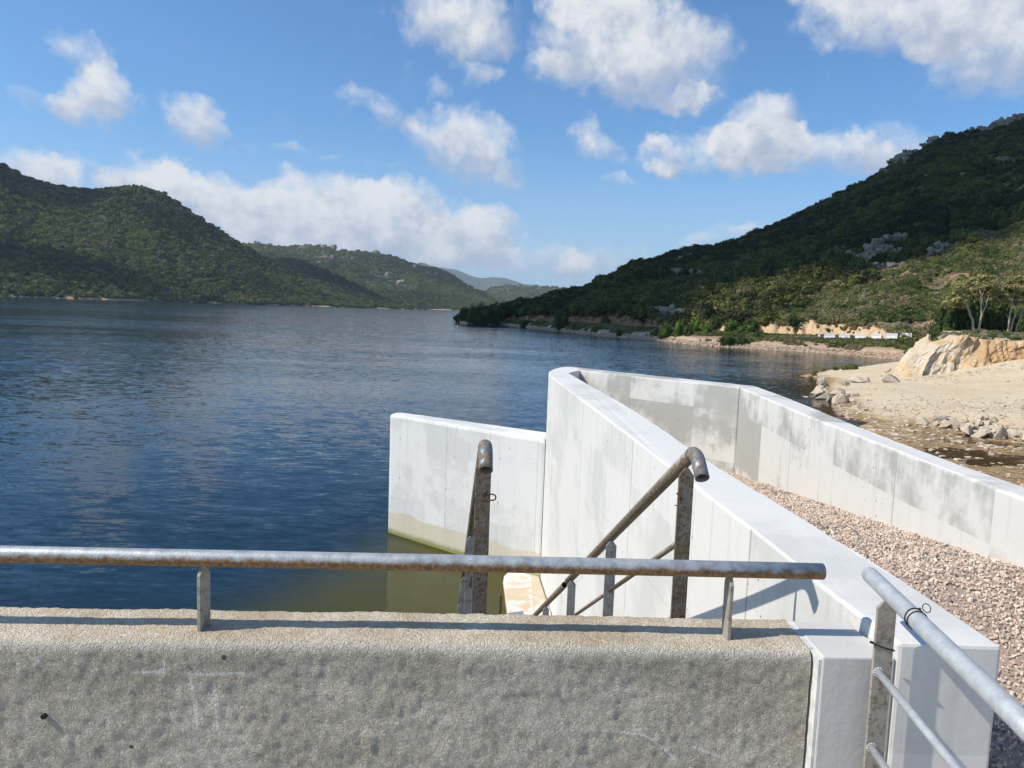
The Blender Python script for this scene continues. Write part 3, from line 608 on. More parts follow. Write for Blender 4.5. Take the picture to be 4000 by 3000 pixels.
# granite outcrops on the slopes: azimuth, elevation (deg), angular width and height (1/2900 rad)
OUT_R = [(25.4, 5.01, 60, 75), (24.9, 4.24, 25, 50), (26.29, 4.75, 50, 35), (26.6, 5.68, 55, 30), (28.95, 4.65, 40, 60), (29.43, 5.07, 50, 30), (26.44, 3.82, 80, 25), (23.93, 4.48, 30, 30), (26.4, 11.22, 60, 30), (27.11, 11.58, 50, 25), (27.96, 12.16, 40, 20), (28.32, 12.29, 35, 18), (30.93, 12.62, 60, 20), (32.08, 12.77, 35, 20), (33.0, 13.0, 45, 30), (29.82, 10.69, 30, 12), (25.47, 10.29, 20, 15), (26.88, 10.71, 20, 20), (33.34, 9.08, 40, 15), (12.97, 4.43, 20, 20), (12.49, 4.07, 25, 20), (12.55, 3.15, 55, 50), (13.55, 3.06, 35, 30), (12.27, 2.67, 30, 20), (10.06, 4.01, 25, 15), (7.31, 2.85, 40, 15), (6.93, 1.01, 20, 25), (8.99, 0.65, 35, 12), (6.69, 0.36, 15, 20), (11.29, 0.1, 50, 55), (12.11, -0.08, 60, 45), (13.09, 0.89, 30, 8)]
OUT_M = [(-19.04, 4.27, 35, 8), (-18.19, 4.23, 40, 8), (-15.49, 4.26, 40, 10), (-14.45, 4.12, 30, 15), (-13.79, 4.19, 22, 20), (-12.96, 4.1, 25, 10), (-10.68, 3.97, 40, 15), (-14.37, 3.45, 50, 20), (-14.66, 3.01, 15, 10), (-14.2, 3.12, 15, 6), (-12.32, 3.38, 10, 8), (-9.7, 2.29, 25, 25), (-8.75, 1.74, 30, 15), (-10.73, 1.43, 25, 12), (-11.15, 1.64, 15, 8), (-9.99, 1.55, 12, 5), (-7.13, 3.09, 30, 20), (-7.72, 2.99, 15, 8), (-16.02, 3.99, 30, 10), (-18.51, 3.85, 12, 10)]
OUT_L = [(-26.2, 7.34, 10, 6), (-24.36, 6.05, 12, 15), (-24.1, 6.0, 10, 15), (-24.64, 6.21, 8, 10)]
def locate(H, az, el, wpx, hpx):
    tt = np.linspace(0.01, 1.02, 700); x, y, z = H.pos(np.full(700, az), tt)
    ang = np.degrees(np.arctan2(z - EYE, np.hypot(x, y))); i = int(np.argmax(ang >= el)) if (ang >= el).any() else int(np.argmax(ang))
    r = math.hypot(x[i], y[i]); return float(x[i]), float(y[i]), float(z[i]), wpx * r / 2900 * 1.15, hpx * r / 2900 * 1.2
AVOID = [locate(H, *a) for H, L in ((H_right, OUT_R), (H_mid, OUT_M), (H_left, OUT_L)) for a in L]
# maquis cover
def cover(name, H, n, a0, a1, s0, s1, coll, seed, label, keep=None, tint=None, t0=0.0, t1=1.0):
    az, tt, P = H.sample(n, a0, a1, seed, t0, t1)
    rng = np.random.default_rng(seed + 1)
    k = P[:, 2] > 0.15
    if keep is not None: k &= keep(az, tt, P, rng)
    for (ox, oy, oz, W, Hh) in AVOID:
        r = math.hypot(ox, oy); ux, uy = ox / r, oy / r; dx_, dy_ = P[:, 0] - ox, P[:, 1] - oy
        al = dx_ * ux + dy_ * uy; la = dx_ * uy - dy_ * ux
        k &= ~((np.abs(la) < W * .5 + s1 * .3) & (al > -max(W * .4, 1.1 * Hh) - s1 * .8) & (al < W * .4))
    az, tt, P = az[k], tt[k], P[k]
    s = rng.uniform(s0, s1, len(P)) * (0.8 + 0.5 * rng.random(len(P)) ** 3)
    ti = tint(az, tt, P, rng) if tint is not None else 0.3 + 1.1 * fbm(P[:, 0] / 90, P[:, 1] / 90, 4, seed) + rng.normal(0, 0.17, len(P))
    if callable(getattr(H, 'scale', None)): s = s * H.scale(az, tt, P)
    P = P - np.array([0, 0, 0.25]) * s[:, None]
    return scatter(name, P, s, ti, coll, seed, label=label, cat='scrub')
cover('maquis_scrub', H_left, 15000, -46, -6.9, 3.0, 5.8, C_maquis, 101, 'dense dark green maquis covering the big hill across the lake on the left', lambda az, tt, P, r: P[:, 2] > 1.0 + 9 * fbm(P[:, 0] / 40, P[:, 1] / 40, 3, 51), lambda a, t_, P, r: 0.36 + 1.2 * fbm(P[:, 0] / 70, P[:, 1] / 70, 4, 52) + r.normal(0, .27, len(P)), t0=0.005)
cover('maquis_scrub', H_spur, 2200, -20, -7.3, 3.2, 5.2, C_maquis, 102, 'dark maquis on the low spur behind the left hill')
cover('maquis_scrub', H_mid, 8000, -25, 2, 4.5, 7.5, C_maquis, 103, 'hazy green maquis on the rocky ridge far behind the left hill', tint=lambda a, t_, P, r: 0.35 + 0.9 * fbm(P[:, 0] / 200, P[:, 1] / 200, 3, 5) + r.normal(0, .12, len(P)))
cover('maquis_scrub', H_low, 2500, -6, 12, 8, 13, C_maquis, 104, 'faint green scrub on the distant low hill at the end of the lake')
def right_tint(a, t_, P, r):
    z = P[:, 2]; return 0.30 + 1.0 * fbm(P[:, 0] / 30, P[:, 1] / 30, 4, 6) + r.normal(0, .22, len(P))
def dist_bank(az, P):
    r = np.hypot(P[:, 0], P[:, 1]); r0 = np.interp(az, H_right.r0t[:, 0], H_right.r0t[:, 1]); return r - r0
def low_zone(az, P):                       # how far into the open lower scrub (1) or the closed maquis (0)
    top = np.interp(az, [-5, 3, 10, 17, 22, 27, 31, 36, 60], [0, 0, 1, 5.0, 9.0, 15, 22, 28, 30])
    return np.clip((top + 6 * fbm(P[:, 0] / 14, P[:, 1] / 14, 3, 31) - P[:, 2]) / 4.0 + .5, 0, 1)
def keep_maquis(az, tt, P, r):
    d = dist_bank(az, P); k = np.clip((az + 3.5) / 10, 0.12, 1)
    return (d > 13 * k + 4.5) & (r.random(len(P)) > low_zone(az, P))
cover('maquis_scrub', H_right, 13000, -4, 42, 1.5, 2.7, C_green, 105, 'dark green maquis covering the steep hillside on the right', keep_maquis, right_tint)
def keep_scrub(az, tt, P, r):
    d = dist_bank(az, P); k = np.clip((az + 3.5) / 10, 0.12, 1); bare = fbm(P[:, 0] / 9, P[:, 1] / 9, 3, 77) < 0.24
    return (d > 13 * k + 4.2) & (r.random(len(P)) < low_zone(az, P)) & bare
cover('low_scrub', H_right, 60000, 0, 44, 0.55, 1.25, C_scrub, 106, 'low olive and grey scrub on the sunlit lower slope on the right', keep_scrub, lambda a, t_, P, r: 0.42 + 1.3 * fbm(P[:, 0] / 8, P[:, 1] / 8, 3, 41) + r.normal(0, .22, len(P)), t1=0.5)
cover('dry_grass', H_right, 26000, -2, 44, 0.22, 0.5, C_scrub, 108, 'dry grass and tiny shrubs on the bare soil of the right slope', lambda az, tt, P, r: (dist_bank(az, P) > 13 * np.clip((az + 3.5) / 10, 0.12, 1) + 3) & (P[:, 2] < 34), lambda a, t_, P, r: 0.6 + .9 * fbm(P[:, 0] / 6, P[:, 1] / 6, 3, 44) + r.normal(0, .2, len(P)), t1=0.5)
def keep_shelf(az, tt, P, r):
    d = dist_bank(az, P); k = np.clip((az + 3.5) / 10, 0.12, 1)
    return (d > 1.7) & (d < 13 * k + 1.6) & (r.random(len(P)) < np.where(d > 6, 0.9, 0.35)) & (fbm(P[:, 0] / 5, P[:, 1] / 5, 3, 78) < np.where(d > 6, .25, .05))
cover('shore_scrub', H_right, 60000, -3.6, 40, 0.2, 0.62, C_scrub, 107, 'grass and small bushes along the flat strip beside the water', keep_shelf, lambda a, t_, P, r: 0.3 + 1.3 * fbm(P[:, 0] / 5, P[:, 1] / 5, 3, 43) + r.normal(0, .2, len(P)), t1=0.14)
# ------------------------------------------------------------------ beach ground, water, rock cut
LAND = [(90, -15), (2.75, -15), (2.75, 6), (3.3, 9.0), (5.0, 12), (8.4, 18), (11.6, 24), (13.8, 29), (15.1, 31.1), (14.9, 32.3), (14.8, 33.9), (17.1, 39.4), (17.2, 43.1), (18.1, 44.9), (20.8, 49.8), (22, 53.3), (21.6, 56.5), (26.3, 63.5), (30.9, 68.1), (38.1, 72.8), (44, 80), (47, 90), (60, 112), (90, 112)]
PLAT = [(25.4, 49.6), (27.6, 49.9), (31, 50.4), (34, 50.2), (40, 48.6), (60, 42), (95, 32), (95, 115), (60, 115), (46, 86), (35, 66.0), (29.6, 56.6)]
def sdist(px, py, poly):
    px = np.asarray(px, float); py = np.asarray(py, float); d = np.full(px.shape, 1e9); ins = np.zeros(px.shape, bool); n = len(poly)
    for i in range(n):
        (x0, y0), (x1, y1) = poly[i], poly[(i + 1) % n]; ex, ey = x1 - x0, y1 - y0
        tt = np.clip(((px - x0) * ex + (py - y0) * ey) / (ex * ex + ey * ey), 0, 1)
        d = np.minimum(d, np.hypot(px - x0 - tt * ex, py - y0 - tt * ey))
        cond = ((y0 > py) != (y1 > py)) & (px < (x1 - x0) * (py - y0) / (y1 - y0 + 1e-12) + x0); ins ^= cond
    return np.where(ins, d, -d)
def plat_z(x, y):
    return np.interp(np.hypot(x - 25.4, y - 49.6), [0, 2.5, 4.5, 6.0, 8, 30], [1.2, 1.6, 2.9, 3.75, 3.35, 3.6]) + 0.75 * fbm(x / 2.6, y / 2.6, 4, 55) * np.clip(1.6 - np.abs(sdist(x, y, PLAT) - 1.0) / 4, .25, 1)
def ground(x, y):
    s = sdist(x, y, LAND)
    dry = np.interp(s, [-8, -1, 0, 1.0, 4, 12, 25], [-2, -.22, -.03, .12, .42, .75, 1.0])
    wetz = 0.035 + 0.30 * fbm(x / 6.0, y / 2.6, 4, 61) + 0.10 * fbm(x / .8, y / .8, 3, 62)
    wet = np.clip((33.2 - y - 0.16 * (x - 14)) / 2.5, 0, 1) * np.clip((22.5 - x + 0.12 * (y - 24)) / 3.0, 0, 1)
    wet = wet * np.clip((s + .6) / 1.0, 0, 1)
    z = dry * (1 - wet) + wetz * wet + (0.10 * fbm(x / 2.2, y / 2.2, 4, 63) + 0.05 * fbm(x / .5, y / .5, 2, 64)) * np.clip(s / 2, 0, 1)
    z = z + 0.9 * np.clip((x - 24 - 0.1 * (50 - y)) / 14.0, 0, 1) * np.clip((y - 18) / 20, 0, 1) * np.clip(s / 6, 0, 1)
    z = z + 0.75 * np.clip((x - 28.5) / 7, 0, 1) * np.clip((y - 41.5) / 8, 0, 1) ** 1.5 * np.clip((x - .54 * y) / 3.0, 0, 1)
    p = sdist(x, y, PLAT); k = np.clip((p - 1.2) / 1.8, 0, 1)
    return z * (1 - k) + plat_z(x, y) * k
gx = np.arange(2.4, 80, 0.28); gy = np.arange(-14, 100, 0.28)
GX, GY = np.meshgrid(gx, gy, indexing='ij')
tag(grid_mesh('ground', GX, GY, ground(GX, GY), M_sand), kind='structure')

wx = np.concatenate([[-9000, -5000, -2600, -1500, -800, -400, -200, -100, -60, -40], np.arange(-30, 60.1, 0.6), [65, 75, 90, 130, 250, 500, 1000, 2500, 6000, 9000]])
wy = np.concatenate([[-60, -20], np.arange(-2, 92.1, 0.6), [100, 120, 150, 200, 300, 500, 900, 1500, 2500, 4500, 9000, 12000]])
WX, WY = np.meshgrid(wx, wy, indexing='ij')
lake = grid_mesh('water', WX, WY, WX * 0, M_water, smooth=False)
sl = sdist(WX, WY, LAND).ravel()
sh = np.where(sl > 0, 1.0, np.exp(sl / 0.9)); sh[(WX.ravel() < 3.4)] = 0
xl = -2.25 - (13.4 - WY) * 0.36 + 1.6 * fbm(WX / 1.7, WY / 1.7, 3, 57)
ol = np.clip((WX - xl + 1.3) / 2.4, 0, 1); ol = ol * ol * (3 - 2 * ol)
ol = ol * (WY < 13.5 - 0.78 * (WX + 2.22) + 0.7) * (WX < 1.6) * (WY > -10)
for nm, arr in (('shallow', sh), ('olive', ol.ravel())):
    a = lake.data.attributes.new(nm, 'FLOAT', 'POINT'); a.data.foreach_set('value', arr.astype(np.float32))
tag(lake, kind='structure')

# rock cut: a displaced face standing in front of the plateau
def polyline(pts, step):
    out = []
    for (x0, y0), (x1, y1) in zip(pts, pts[1:]):
        n = max(1, int(math.hypot(x1 - x0, y1 - y0) / step)); out += [(x0 + (x1 - x0) * i / n, y0 + (y1 - y0) * i / n) for i in range(n)]
    return np.array(out + [pts[-1]])
cl = polyline([(28.0, 53.9), (26.8, 51.8), (26.0, 50.4), (26.1, 49.9), (26.7, 49.7), (27.6, 49.8), (31, 50.4), (34, 50.2), (40, 48.6), (60, 42), (80, 36)], 0.13)
for _ in range(3): cl[1:-1] = (cl[:-2] + cl[1:-1] * 2 + cl[2:]) / 4
tn = np.gradient(cl, axis=0); tn /= np.linalg.norm(tn, axis=1)[:, None]; nr = np.stack([tn[:, 1], -tn[:, 0]], 1)
inw = np.array([58.0, 74.0]) - cl; inw /= np.linalg.norm(inw, axis=1)[:, None]
nu, nv = len(cl), 46
vv = np.linspace(0, 1, nv); ul = np.arange(nu) * 0.13
CX, CY, CZ = np.zeros((nu, nv + 8)), np.zeros((nu, nv + 8)), np.zeros((nu, nv + 8))
for j in range(nv + 8):
    v = min(j / (nv - 1), 1.0); back = max(0, j - nv + 1) * 0.28
    inx = cl[:, 0] + inw[:, 0] * (2.3 * v ** 1.7 + back); iny = cl[:, 1] + inw[:, 1] * (2.3 * v ** 1.7 + back)
    top = plat_z(cl[:, 0] + inw[:, 0] * (2.3 + back), cl[:, 1] + inw[:, 1] * (2.3 + back)) + 0.06 - .9 * np.clip((cl[:, 1] - 51.0) / 2.5, 0, 1) * (cl[:, 0] < 29)
    z = -0.35 + (top + 0.35) * v
    def rid(a, b, o, s): return 1 - 2 * np.abs(fbm(a, b, o, s)) * 2
    left = np.clip((33 - cl[:, 0]) / 3, 0, 1)
    dsp = 1.0 * fbm(ul / 1.5, z / 2.2, 4, 71) + 0.30 * rid(ul / 0.8, z / (0.5 + 1.2 * left), 3, 72) - 0.28 + 0.34 * np.floor(4 * vnoise(ul / 0.7, z / (0.45 + left), 74)) / 4 + 0.14 * fbm(ul / .25, z / .25, 2, 73)
    dsp = dsp + (1 - v) ** 2 * (0.4 + 1.1 * (1 - left))
    dsp = dsp * (1.0 if back == 0 else 0.25)
    CX[:, j] = inx + nr[:, 0] * dsp; CY[:, j] = iny + nr[:, 1] * dsp
    CZ[:, j] = z + 0.12 * fbm(ul / .6, z / .6 + 5, 3, 75) * (1 if v > .1 else 0) + (0.10 * fbm(ul / 1.1, back * 2 + ul * 0, 3, 76) if back else 0) - (0.25 if j == nv + 7 else 0)
tag(grid_mesh('rock_cliff', CX, CY, CZ, M_cliff, smooth=False), kind='structure')

# ------------------------------------------------------------------ rocks
def rock_mesh(name, seed, mat, squash=(1, .8, .6), npt=15, cuts=2, rough=0.06):
    rng = random.Random(seed); bm = bmesh.new()
    for _ in range(npt):
        d = Vector((rng.gauss(0, 1), rng.gauss(0, 1), rng.gauss(0, 1))).normalized() * rng.uniform(.75, 1.0)
        bm.verts.new((d.x * squash[0], d.y * squash[1], d.z * squash[2]))
    r = bmesh.ops.convex_hull(bm, input=bm.verts)
    bmesh.ops.delete(bm, geom=[g for g in r['geom_interior'] if isinstance(g, bmesh.types.BMVert)], context='VERTS')
    bmesh.ops.bevel(bm, geom=list(bm.edges), offset=0.03, segments=1, affect='EDGES')
    bmesh.ops.triangulate(bm, faces=bm.faces)
    if cuts: bmesh.ops.subdivide_edges(bm, edges=bm.edges, cuts=cuts, use_grid_fill=True)
    for v in bm.verts:
        p = v.co * 2.2 + Vector((seed * 3.1, seed, 0)); q = mnoise.noise(p) * rough + mnoise.noise(p * 3.1) * rough * .5
        v.co += v.co.normalized() * q
    me = bpy.data.meshes.new(name); bm.to_mesh(me); bm.free(); me.materials.append(mat); return me
BOULD = [rock_mesh('boulder', 200 + i, M_boulder, sq) for i, sq in enumerate([(1, .8, .6), (1, .7, .5), (1, .9, .7), (1, .6, .45), (1, .85, .4), (1, .75, .65)])]
for i in range(6): BOULD.append(rock_mesh('boulder', 230 + i, M_boulder, (1, .85, .7), 9, 2, .05))
def put_rock(x, y, size, label, group=None, me=None, rz=0, sq=(1, 1, 1), tilt=0, sink=0.25, zz=None, name='boulder', cat='boulder'):
    o = bpy.data.objects.new(name, me or BOULD[int(abs(x * 37 + y * 11)) % 12]); COL.objects.link(o)
    z = float(ground(np.array([x]), np.array([y]))[0]) if zz is None else zz
    o.scale = (size * sq[0], size * sq[1], size * sq[2]); o.rotation_euler = (tilt, tilt * .5, rz); o.location = (x, y, z + size * sq[2] * (0.5 - sink))
    return tag(o, label, cat, group)
rr = random.Random(5)
put_rock(22.9, 49.2, 0.85, 'flat slab boulder with a dark hollow underneath, left of the rounded boulder on the sand', me=BOULD[4], sq=(1, .8, .75), tilt=.15, rz=.3)
put_rock(23.5, 49.0, 0.34, 'small pale block leaning on the flat slab boulder', me=BOULD[5], sq=(.7, .7, 1.5), tilt=-.2, rz=1)
put_rock(24.65, 48.2, 0.95, 'large rounded pale boulder lying on the sand just left of the rock cut', me=BOULD[2], sq=(1, .7, .7), rz=.5)
put_rock(24.4, 48.2, 0.42, 'pale wedge of rock resting on top of the rounded boulder beside the rock cut', me=BOULD[0], sq=(.8, .7, .8), rz=2.0, tilt=.4, zz=1.12)
PILE = [(18.9, 45.2, .55, .9), (19.9, 47.4, .5, .2), (16.7, 40.9, .42, 1.2), (16.95, 40.1, .5, .5), (17.0, 40.9, .55, 2.2), (16.9, 39.2, .42, 1.1), (18.0, 40.8, .45, .1), (17.0, 38.2, .5, .4), (16.25, 40.9, .25, .3), (17.5, 41.8, .35, 2.6), (17.6, 42.9, .42, .7), (18.3, 43.3, .3, 1.4), (17.9, 42.0, .28, 2.2), (18.6, 41.9, .33, .3), (17.5, 39.6, .3, 1.9), (17.9, 39.3, .27, .8), (18.4, 44.3, .33, .2), (19.0, 43.2, .25, 1.1), (18.8, 40.4, .22, .3), (17.55, 38.2, .24, 2.0)]
for i, (x, y, s, rz) in enumerate(PILE):
    put_rock(x, y, s * 1.25, 'pale broken boulder in the heap at the left tip of the sand', 'boulders heaped at the tip of the sand', rz=rz, tilt=rr.uniform(-.6, .6), sq=(1, .8, rr.uniform(.8, 1.2)), sink=.2)
put_rock(21.1, 47.0, .55, 'single smooth pale slab behind the boulder heap at the water edge', me=BOULD[3], rz=.4, tilt=.3)
put_rock(17.35, 31.05, .33, 'rounded pale rock left of the long pointed rock at the foot of the beach', me=BOULD[2], rz=.2)
put_rock(18.15, 31.2, .52, 'long pointed rock with a dark shaded side at the foot of the beach', me=BOULD[1], sq=(1.15, .6, .75), rz=.35, tilt=-.25)
put_rock(16.45, 34.2, .27, 'brown wedge shaped stone alone among the small stones on the beach', me=BOULD[0], sq=(1.2, .7, .8), rz=.8)
put_rock(17.0, 32.4, .17, 'grey round stone near the middle of the stony beach', me=BOULD[2])
k = 0
while k < 110:
    u, v = rr.random(), rr.random() ** 1.2
    x = 17.3 + 5.5 * u + 0.6 * v; y = 27.9 - 3.0 * u * .9 + v * 4.6 + rr.uniform(-.3, .3)
    s = rr.uniform(.18, .44) * (1.15 - .45 * v)
    put_rock(x, y, s, 'pale angular rock in the long heap at the edge of the brown puddle', 'riprap rocks beside the puddle', rz=rr.random() * 6, tilt=rr.uniform(-.5, .5), sq=(1, rr.uniform(.7, 1), rr.uniform(.8, 1.2)), sink=.12, name='rock', cat='rock'); k += 1
C_stone = source_collection('stones', [rock_mesh('stone', 300 + i, M_boulder, sq, 12, 0, .05) for i, sq in enumerate([(1, .8, .5), (1, .7, .4), (1, .9, .6), (1, .6, .5)])])
C_shore = source_collection('shore_stones', [rock_mesh('shore_stone', 330 + i, M_shorerock, sq, 14, 0, .05) for i, sq in enumerate([(1, .8, .5), (1, .7, .4), (1, .9, .6), (1, .6, .5)])])
rng = np.random.default_rng(8)
sx, sy = rng.uniform(12, 34, 30000), rng.uniform(18, 60, 30000)
sx[:1500] = rng.uniform(26, 44, 1500); sy[:1500] = np.interp(sx[:1500], [26, 31, 34, 44], [49.4, 49.8, 49.6, 46.6]) - np.abs(rng.normal(0, 1.1, 1500))
zz = ground(sx, sy); sd = sdist(sx, sy, LAND)
band = np.exp(-((sy - (34.5 - .25 * (sx - 15))) / 3.4) ** 2) + .55 * np.exp(-((sy - 27) / 5.0) ** 2) * (sx < 23) + .05
band[:1500] = .8
kk = (zz > -.08) & (zz < 2.0) & (sd > -.3) & (rng.random(30000) < band * .75)
sx, sy, zz = sx[kk], sy[kk], zz[kk]
ss = 0.045 + 0.17 * rng.random(len(sx)) ** 4
scatter('loose_stones', np.stack([sx, sy, zz], 1), ss, rng.random(len(sx)), C_stone, 9, full=False, label='small loose stones scattered over the beach and the muddy shallows', cat='stones')
azs = rng.uniform(-3.6, 29, 5200); r0 = np.interp(azs, H_right.r0t[:, 0], H_right.r0t[:, 1]); rs = r0 + rng.uniform(-.3, 1.5, 5200) ; r1 = np.interp(azs, H_right.az, H_right.rd)
P = np.stack(H_right.pos(azs, (rs - r0) / (r1 - r0)), 1); P[:, 2] = np.maximum(P[:, 2], -.1)
scatter('shore_stones', P, rng.uniform(.10, .26, len(P)) * (1 + 1.6 * rng.random(len(P)) ** 8), rng.random(len(P)), C_shore, 12, label='pinkish stones lining the water edge along the right shore', cat='stones')

# granite outcrops on the slopes: azimuth, elevation (deg), angular width and height (1/2900 rad)
PIECES = [rock_mesh('granite', 400 + i, M_granite, sq, 13, 2, .08) for i, sq in enumerate([(1, .9, .9), (.8, .9, 1.1), (1.1, .8, .7)])]
def outcrop(H, az, el, wpx, hpx, label, group, seed):
    x, y, z, W, Hh = locate(H, az, el, wpx, hpx)
    rg = random.Random(seed); v = []; f = []
    n = max(3, min(9, int(2 + wpx * hpx / 260)))
    for k_ in range(n):
        me = PIECES[rg.randrange(3)]; u = ((k_ + .5) / n - .5 + rg.uniform(-.1, .1)) * (1 if n > 4 else .55)
        s = rg.uniform(.55, 1.0) * min(W, Hh * 1.6) * (0.42 if n > 4 else .75)
        c = Vector((math.cos(R_(az)) * u * W, -math.sin(R_(az)) * u * W, rg.uniform(-.1, .65) * (Hh - s) + s * .2)) + Vector((math.sin(R_(az)), math.cos(R_(az)), 0)) * rg.uniform(-.5, .3) * s
        Mx = Matrix.Translation(c) @ Matrix.Rotation(rg.random() * 6.3, 4, 'Z') @ Matrix.Rotation(rg.uniform(-.5, .5), 4, 'X') @ Matrix.Diagonal((s, s, s * rg.uniform(.7, 1.2), 1))
        k0 = len(v); v += [Mx @ q.co for q in me.vertices]; f += [tuple(k0 + a for a in p.vertices) for p in me.polygons]
    o = mesh('rock_outcrop', v, f, M_granite); o.location = (x, y, z - Hh * (.3 if H is H_mid else .05))
    return tag(o, label, 'rocks', group)
SPEC = {0: 'tall grey granite tower of stacked blocks above the scrub on the right hillside', 4: 'cracked granite dome in the shade right of the tall granite tower', 8: 'blocky granite ledge on the skyline where the right ridge steepens', 14: 'dark granite knob on the ridge at the right edge of the view', 12: 'pale flat granite slabs near the top of the right ridge', 21: 'grey granite tower in the dark scrub of the lower right ridge', 29: 'tall split granite blocks at the shore bank below the right ridge', 30: 'broad brown granite crag beside the tall split blocks at the bank'}
for i, a in enumerate(OUT_R):
    outcrop(H_right, *a, SPEC.get(i, 'small grey granite outcrop among the bushes of the right hillside'), 'granite outcrops on the right hillside', 500 + i)
for i, a in enumerate(OUT_M):
    outcrop(H_mid, *a, {4: 'square granite pinnacle on the skyline of the far ridge', 7: 'widest pale crag below the pinnacle on the far ridge'}.get(i, 'pale granite outcrop on the far ridge beyond the left hill'), 'granite outcrops on the far ridge', 600 + i)
for i, a in enumerate(OUT_L):
    outcrop(H_left, *a, 'small pale rock on the shoulder of the left hill' if i else 'tiny pale rock at the rounded top of the left hill', 'rocks on the left hill', 700 + i)

# ------------------------------------------------------------------ single shrubs on the right shore (azimuth, elevation of the foot, angular size)
SHRUBS = [(14.95, -0.89, 36, 46, 1, 'dark round-topped shrub highest in the green clump on the right shore'), (13.78, -1.16, 44, 48, 0, 'bright green shrub left of the dark round-topped one'), (12.45, -1.45, 40, 55, 0, 'tall bright shrub in the left half of the green clump on the shore'), (11.5, -1.61, 50, 50, 0, 'green shrub at the left end of the clump on the right shore'), (16.35, -1.05, 60, 45, 0, 'wide olive green shrub right of the dark round-topped one'), (17.33, -1.11, 70, 35, 0, 'low bright green shrub at the right end of the clump'), (17.67, -0.81, 50, 35, 1, 'dark green shrub behind the low bright one at the right end of the clump'), (16.02, -1.96, 54, 36, 1, 'round dark green bush hanging over the stones at the waterline'), (17.09, -1.91, 44, 30, 1, 'small bush at the waterline just right of the round one'), (20.5, -0.36, 34, 36, 1, 'green bush on top of the orange cut bank'), (3.6, -1.28, 52, 62, 1, 'lone tall dark shrub on the shaded shelf near the point'), (6.96, -0.82, 36, 30, 1, 'dark shrub at the foot of the red bank right of the lone tall one'),
    (14.47, -1.19, 40, 40, 0, 'light green shrub in the middle of the clump'), (13.16, -1.42, 36, 40, 1, 'dark shrub between two bright ones in the clump'), (10.92, -1.51, 22, 28, 1, 'small dark shrub at the far left end of the green clump'), (18.06, -1.39, 18, 28, 1, 'small upright shrub at the far right end of the clump'), (0.83, -1.34, 34, 26, 1, 'low dark bush at the water edge left of the lone tall shrub'), (8.09, -1.59, 24, 22, 1, 'small bush on the shaded shelf below the red bank'), (4.66, -1.24, 20, 16, 1, 'tiny bush right beside the lone tall shrub'),
    (-3.75, -0.85, 44, 44, 1, 'dark tree crown at the very tip of the point, leaning over the water'), (-3.12, -1.07, 40, 60, 1, 'dark tree standing second from the tip of the point'), (-2.43, -1.12, 60, 70, 1, 'broad dark tree third from the tip of the point'), (-1.54, -1.09, 60, 72, 1, 'tall dark tree on the shore behind the point'), (-2.92, -1.12, 70, 40, 1, 'low dark bush filling the shore under the trees of the point')]
SH = [bush_mesh('shrub_foliage', 900, .075, 80 + i, M_leafB, 9, .8) for i in range(2)] + [bush_mesh('shrub_foliage', 900, .075, 90 + i, M_leafD, 9, .85) for i in range(3)]
for i, (a_, e_, wp, hp, dk, lb) in enumerate(SHRUBS):
    tt = np.linspace(0.0, .3, 500); x, y, z = H_right.pos(np.full(500, a_), tt); ang = np.degrees(np.arctan2(z - EYE, np.hypot(x, y)))
    j = int(np.argmax(ang >= e_)); x, y, z = float(x[j]), float(y[j]), max(float(z[j]), 0.0); r = math.hypot(x, y)
    o = bpy.data.objects.new('shrub', SH[2 + i % 3] if dk else SH[i % 2]); COL.objects.link(o)
    o.location = (x, y, z - .15); o.scale = (wp * r / 2900 / 1.4, wp * r / 2900 / 1.4, hp * r / 2900 / .95); o.rotation_euler = (0, 0, i * 1.7)
    tag(o, lb, 'shrub', 'shrubs along the right shore')

# ------------------------------------------------------------------ pale-stemmed trees above the rock cut
def tree(name, loc, stems, crown, leafmat, label, nleaf, group, seed, size=.125):
    root = empty(name, loc, label, 'tree', group); root['_local'] = 1; rg = random.Random(seed)
    for st in stems:
        bm = bmesh.new()
        for pts, r0_, r1_ in st:
            q = [Vector(p) for p in pts]; out = []
            for a, b2 in zip(q, q[1:]):
                for k_ in range(5): out.append(a.lerp(b2, k_ / 5) + Vector((rg.gauss(0, .018), rg.gauss(0, .018), 0)))
            out.append(q[-1]); n = len(out)
            tube_bm(bm, out, [r0_ + (r1_ - r0_) * k_ / (n - 1) for k_ in range(n)], 8)
        bmobj('trunk', bm, M_bark, root)
    v = []; f = []
    subs = []
    for c, r in crown:
        for _ in range(11):
            d = Vector((rg.gauss(0, 1), rg.gauss(0, 1), rg.gauss(0, 1))).normalized() * rg.uniform(.45, 1.0)
            q_ = rg.uniform(.22, .4); subs.append(((c[0] + d.x * r[0], c[1] + d.y * r[1], c[2] + d.z * r[2]), (q_ * 1.2, q_ * 1.2, q_ * .7)))
    for k_ in range(nleaf):
        c, r = subs[rg.randrange(len(subs))] ; c = Vector(c)
        d = Vector((rg.gauss(0, 1), rg.gauss(0, 1), rg.gauss(0, 1) * .9 + .2)).normalized()
        p = c + Vector((d.x * r[0], d.y * r[1], d.z * r[2])) * (rg.random() ** .45)
        nn = (d * .7 + Vector((rg.gauss(0, .5), rg.gauss(0, .5), rg.gauss(0, .5) + .5))).normalized()
        a = nn.orthogonal().normalized(); a.rotate(Matrix.Rotation(rg.random() * 6.3, 3, nn)); b2 = nn.cross(a); s = size * rg.uniform(.5, 1.3); k0 = len(v)
        v += [p - a * s, p - b2 * s * .45, p + a * s, p + b2 * s * .45]; f.append((k0, k0 + 1, k0 + 2, k0 + 3))
    mesh('crown', v, f, leafmat, root); del root['_local']
    return root
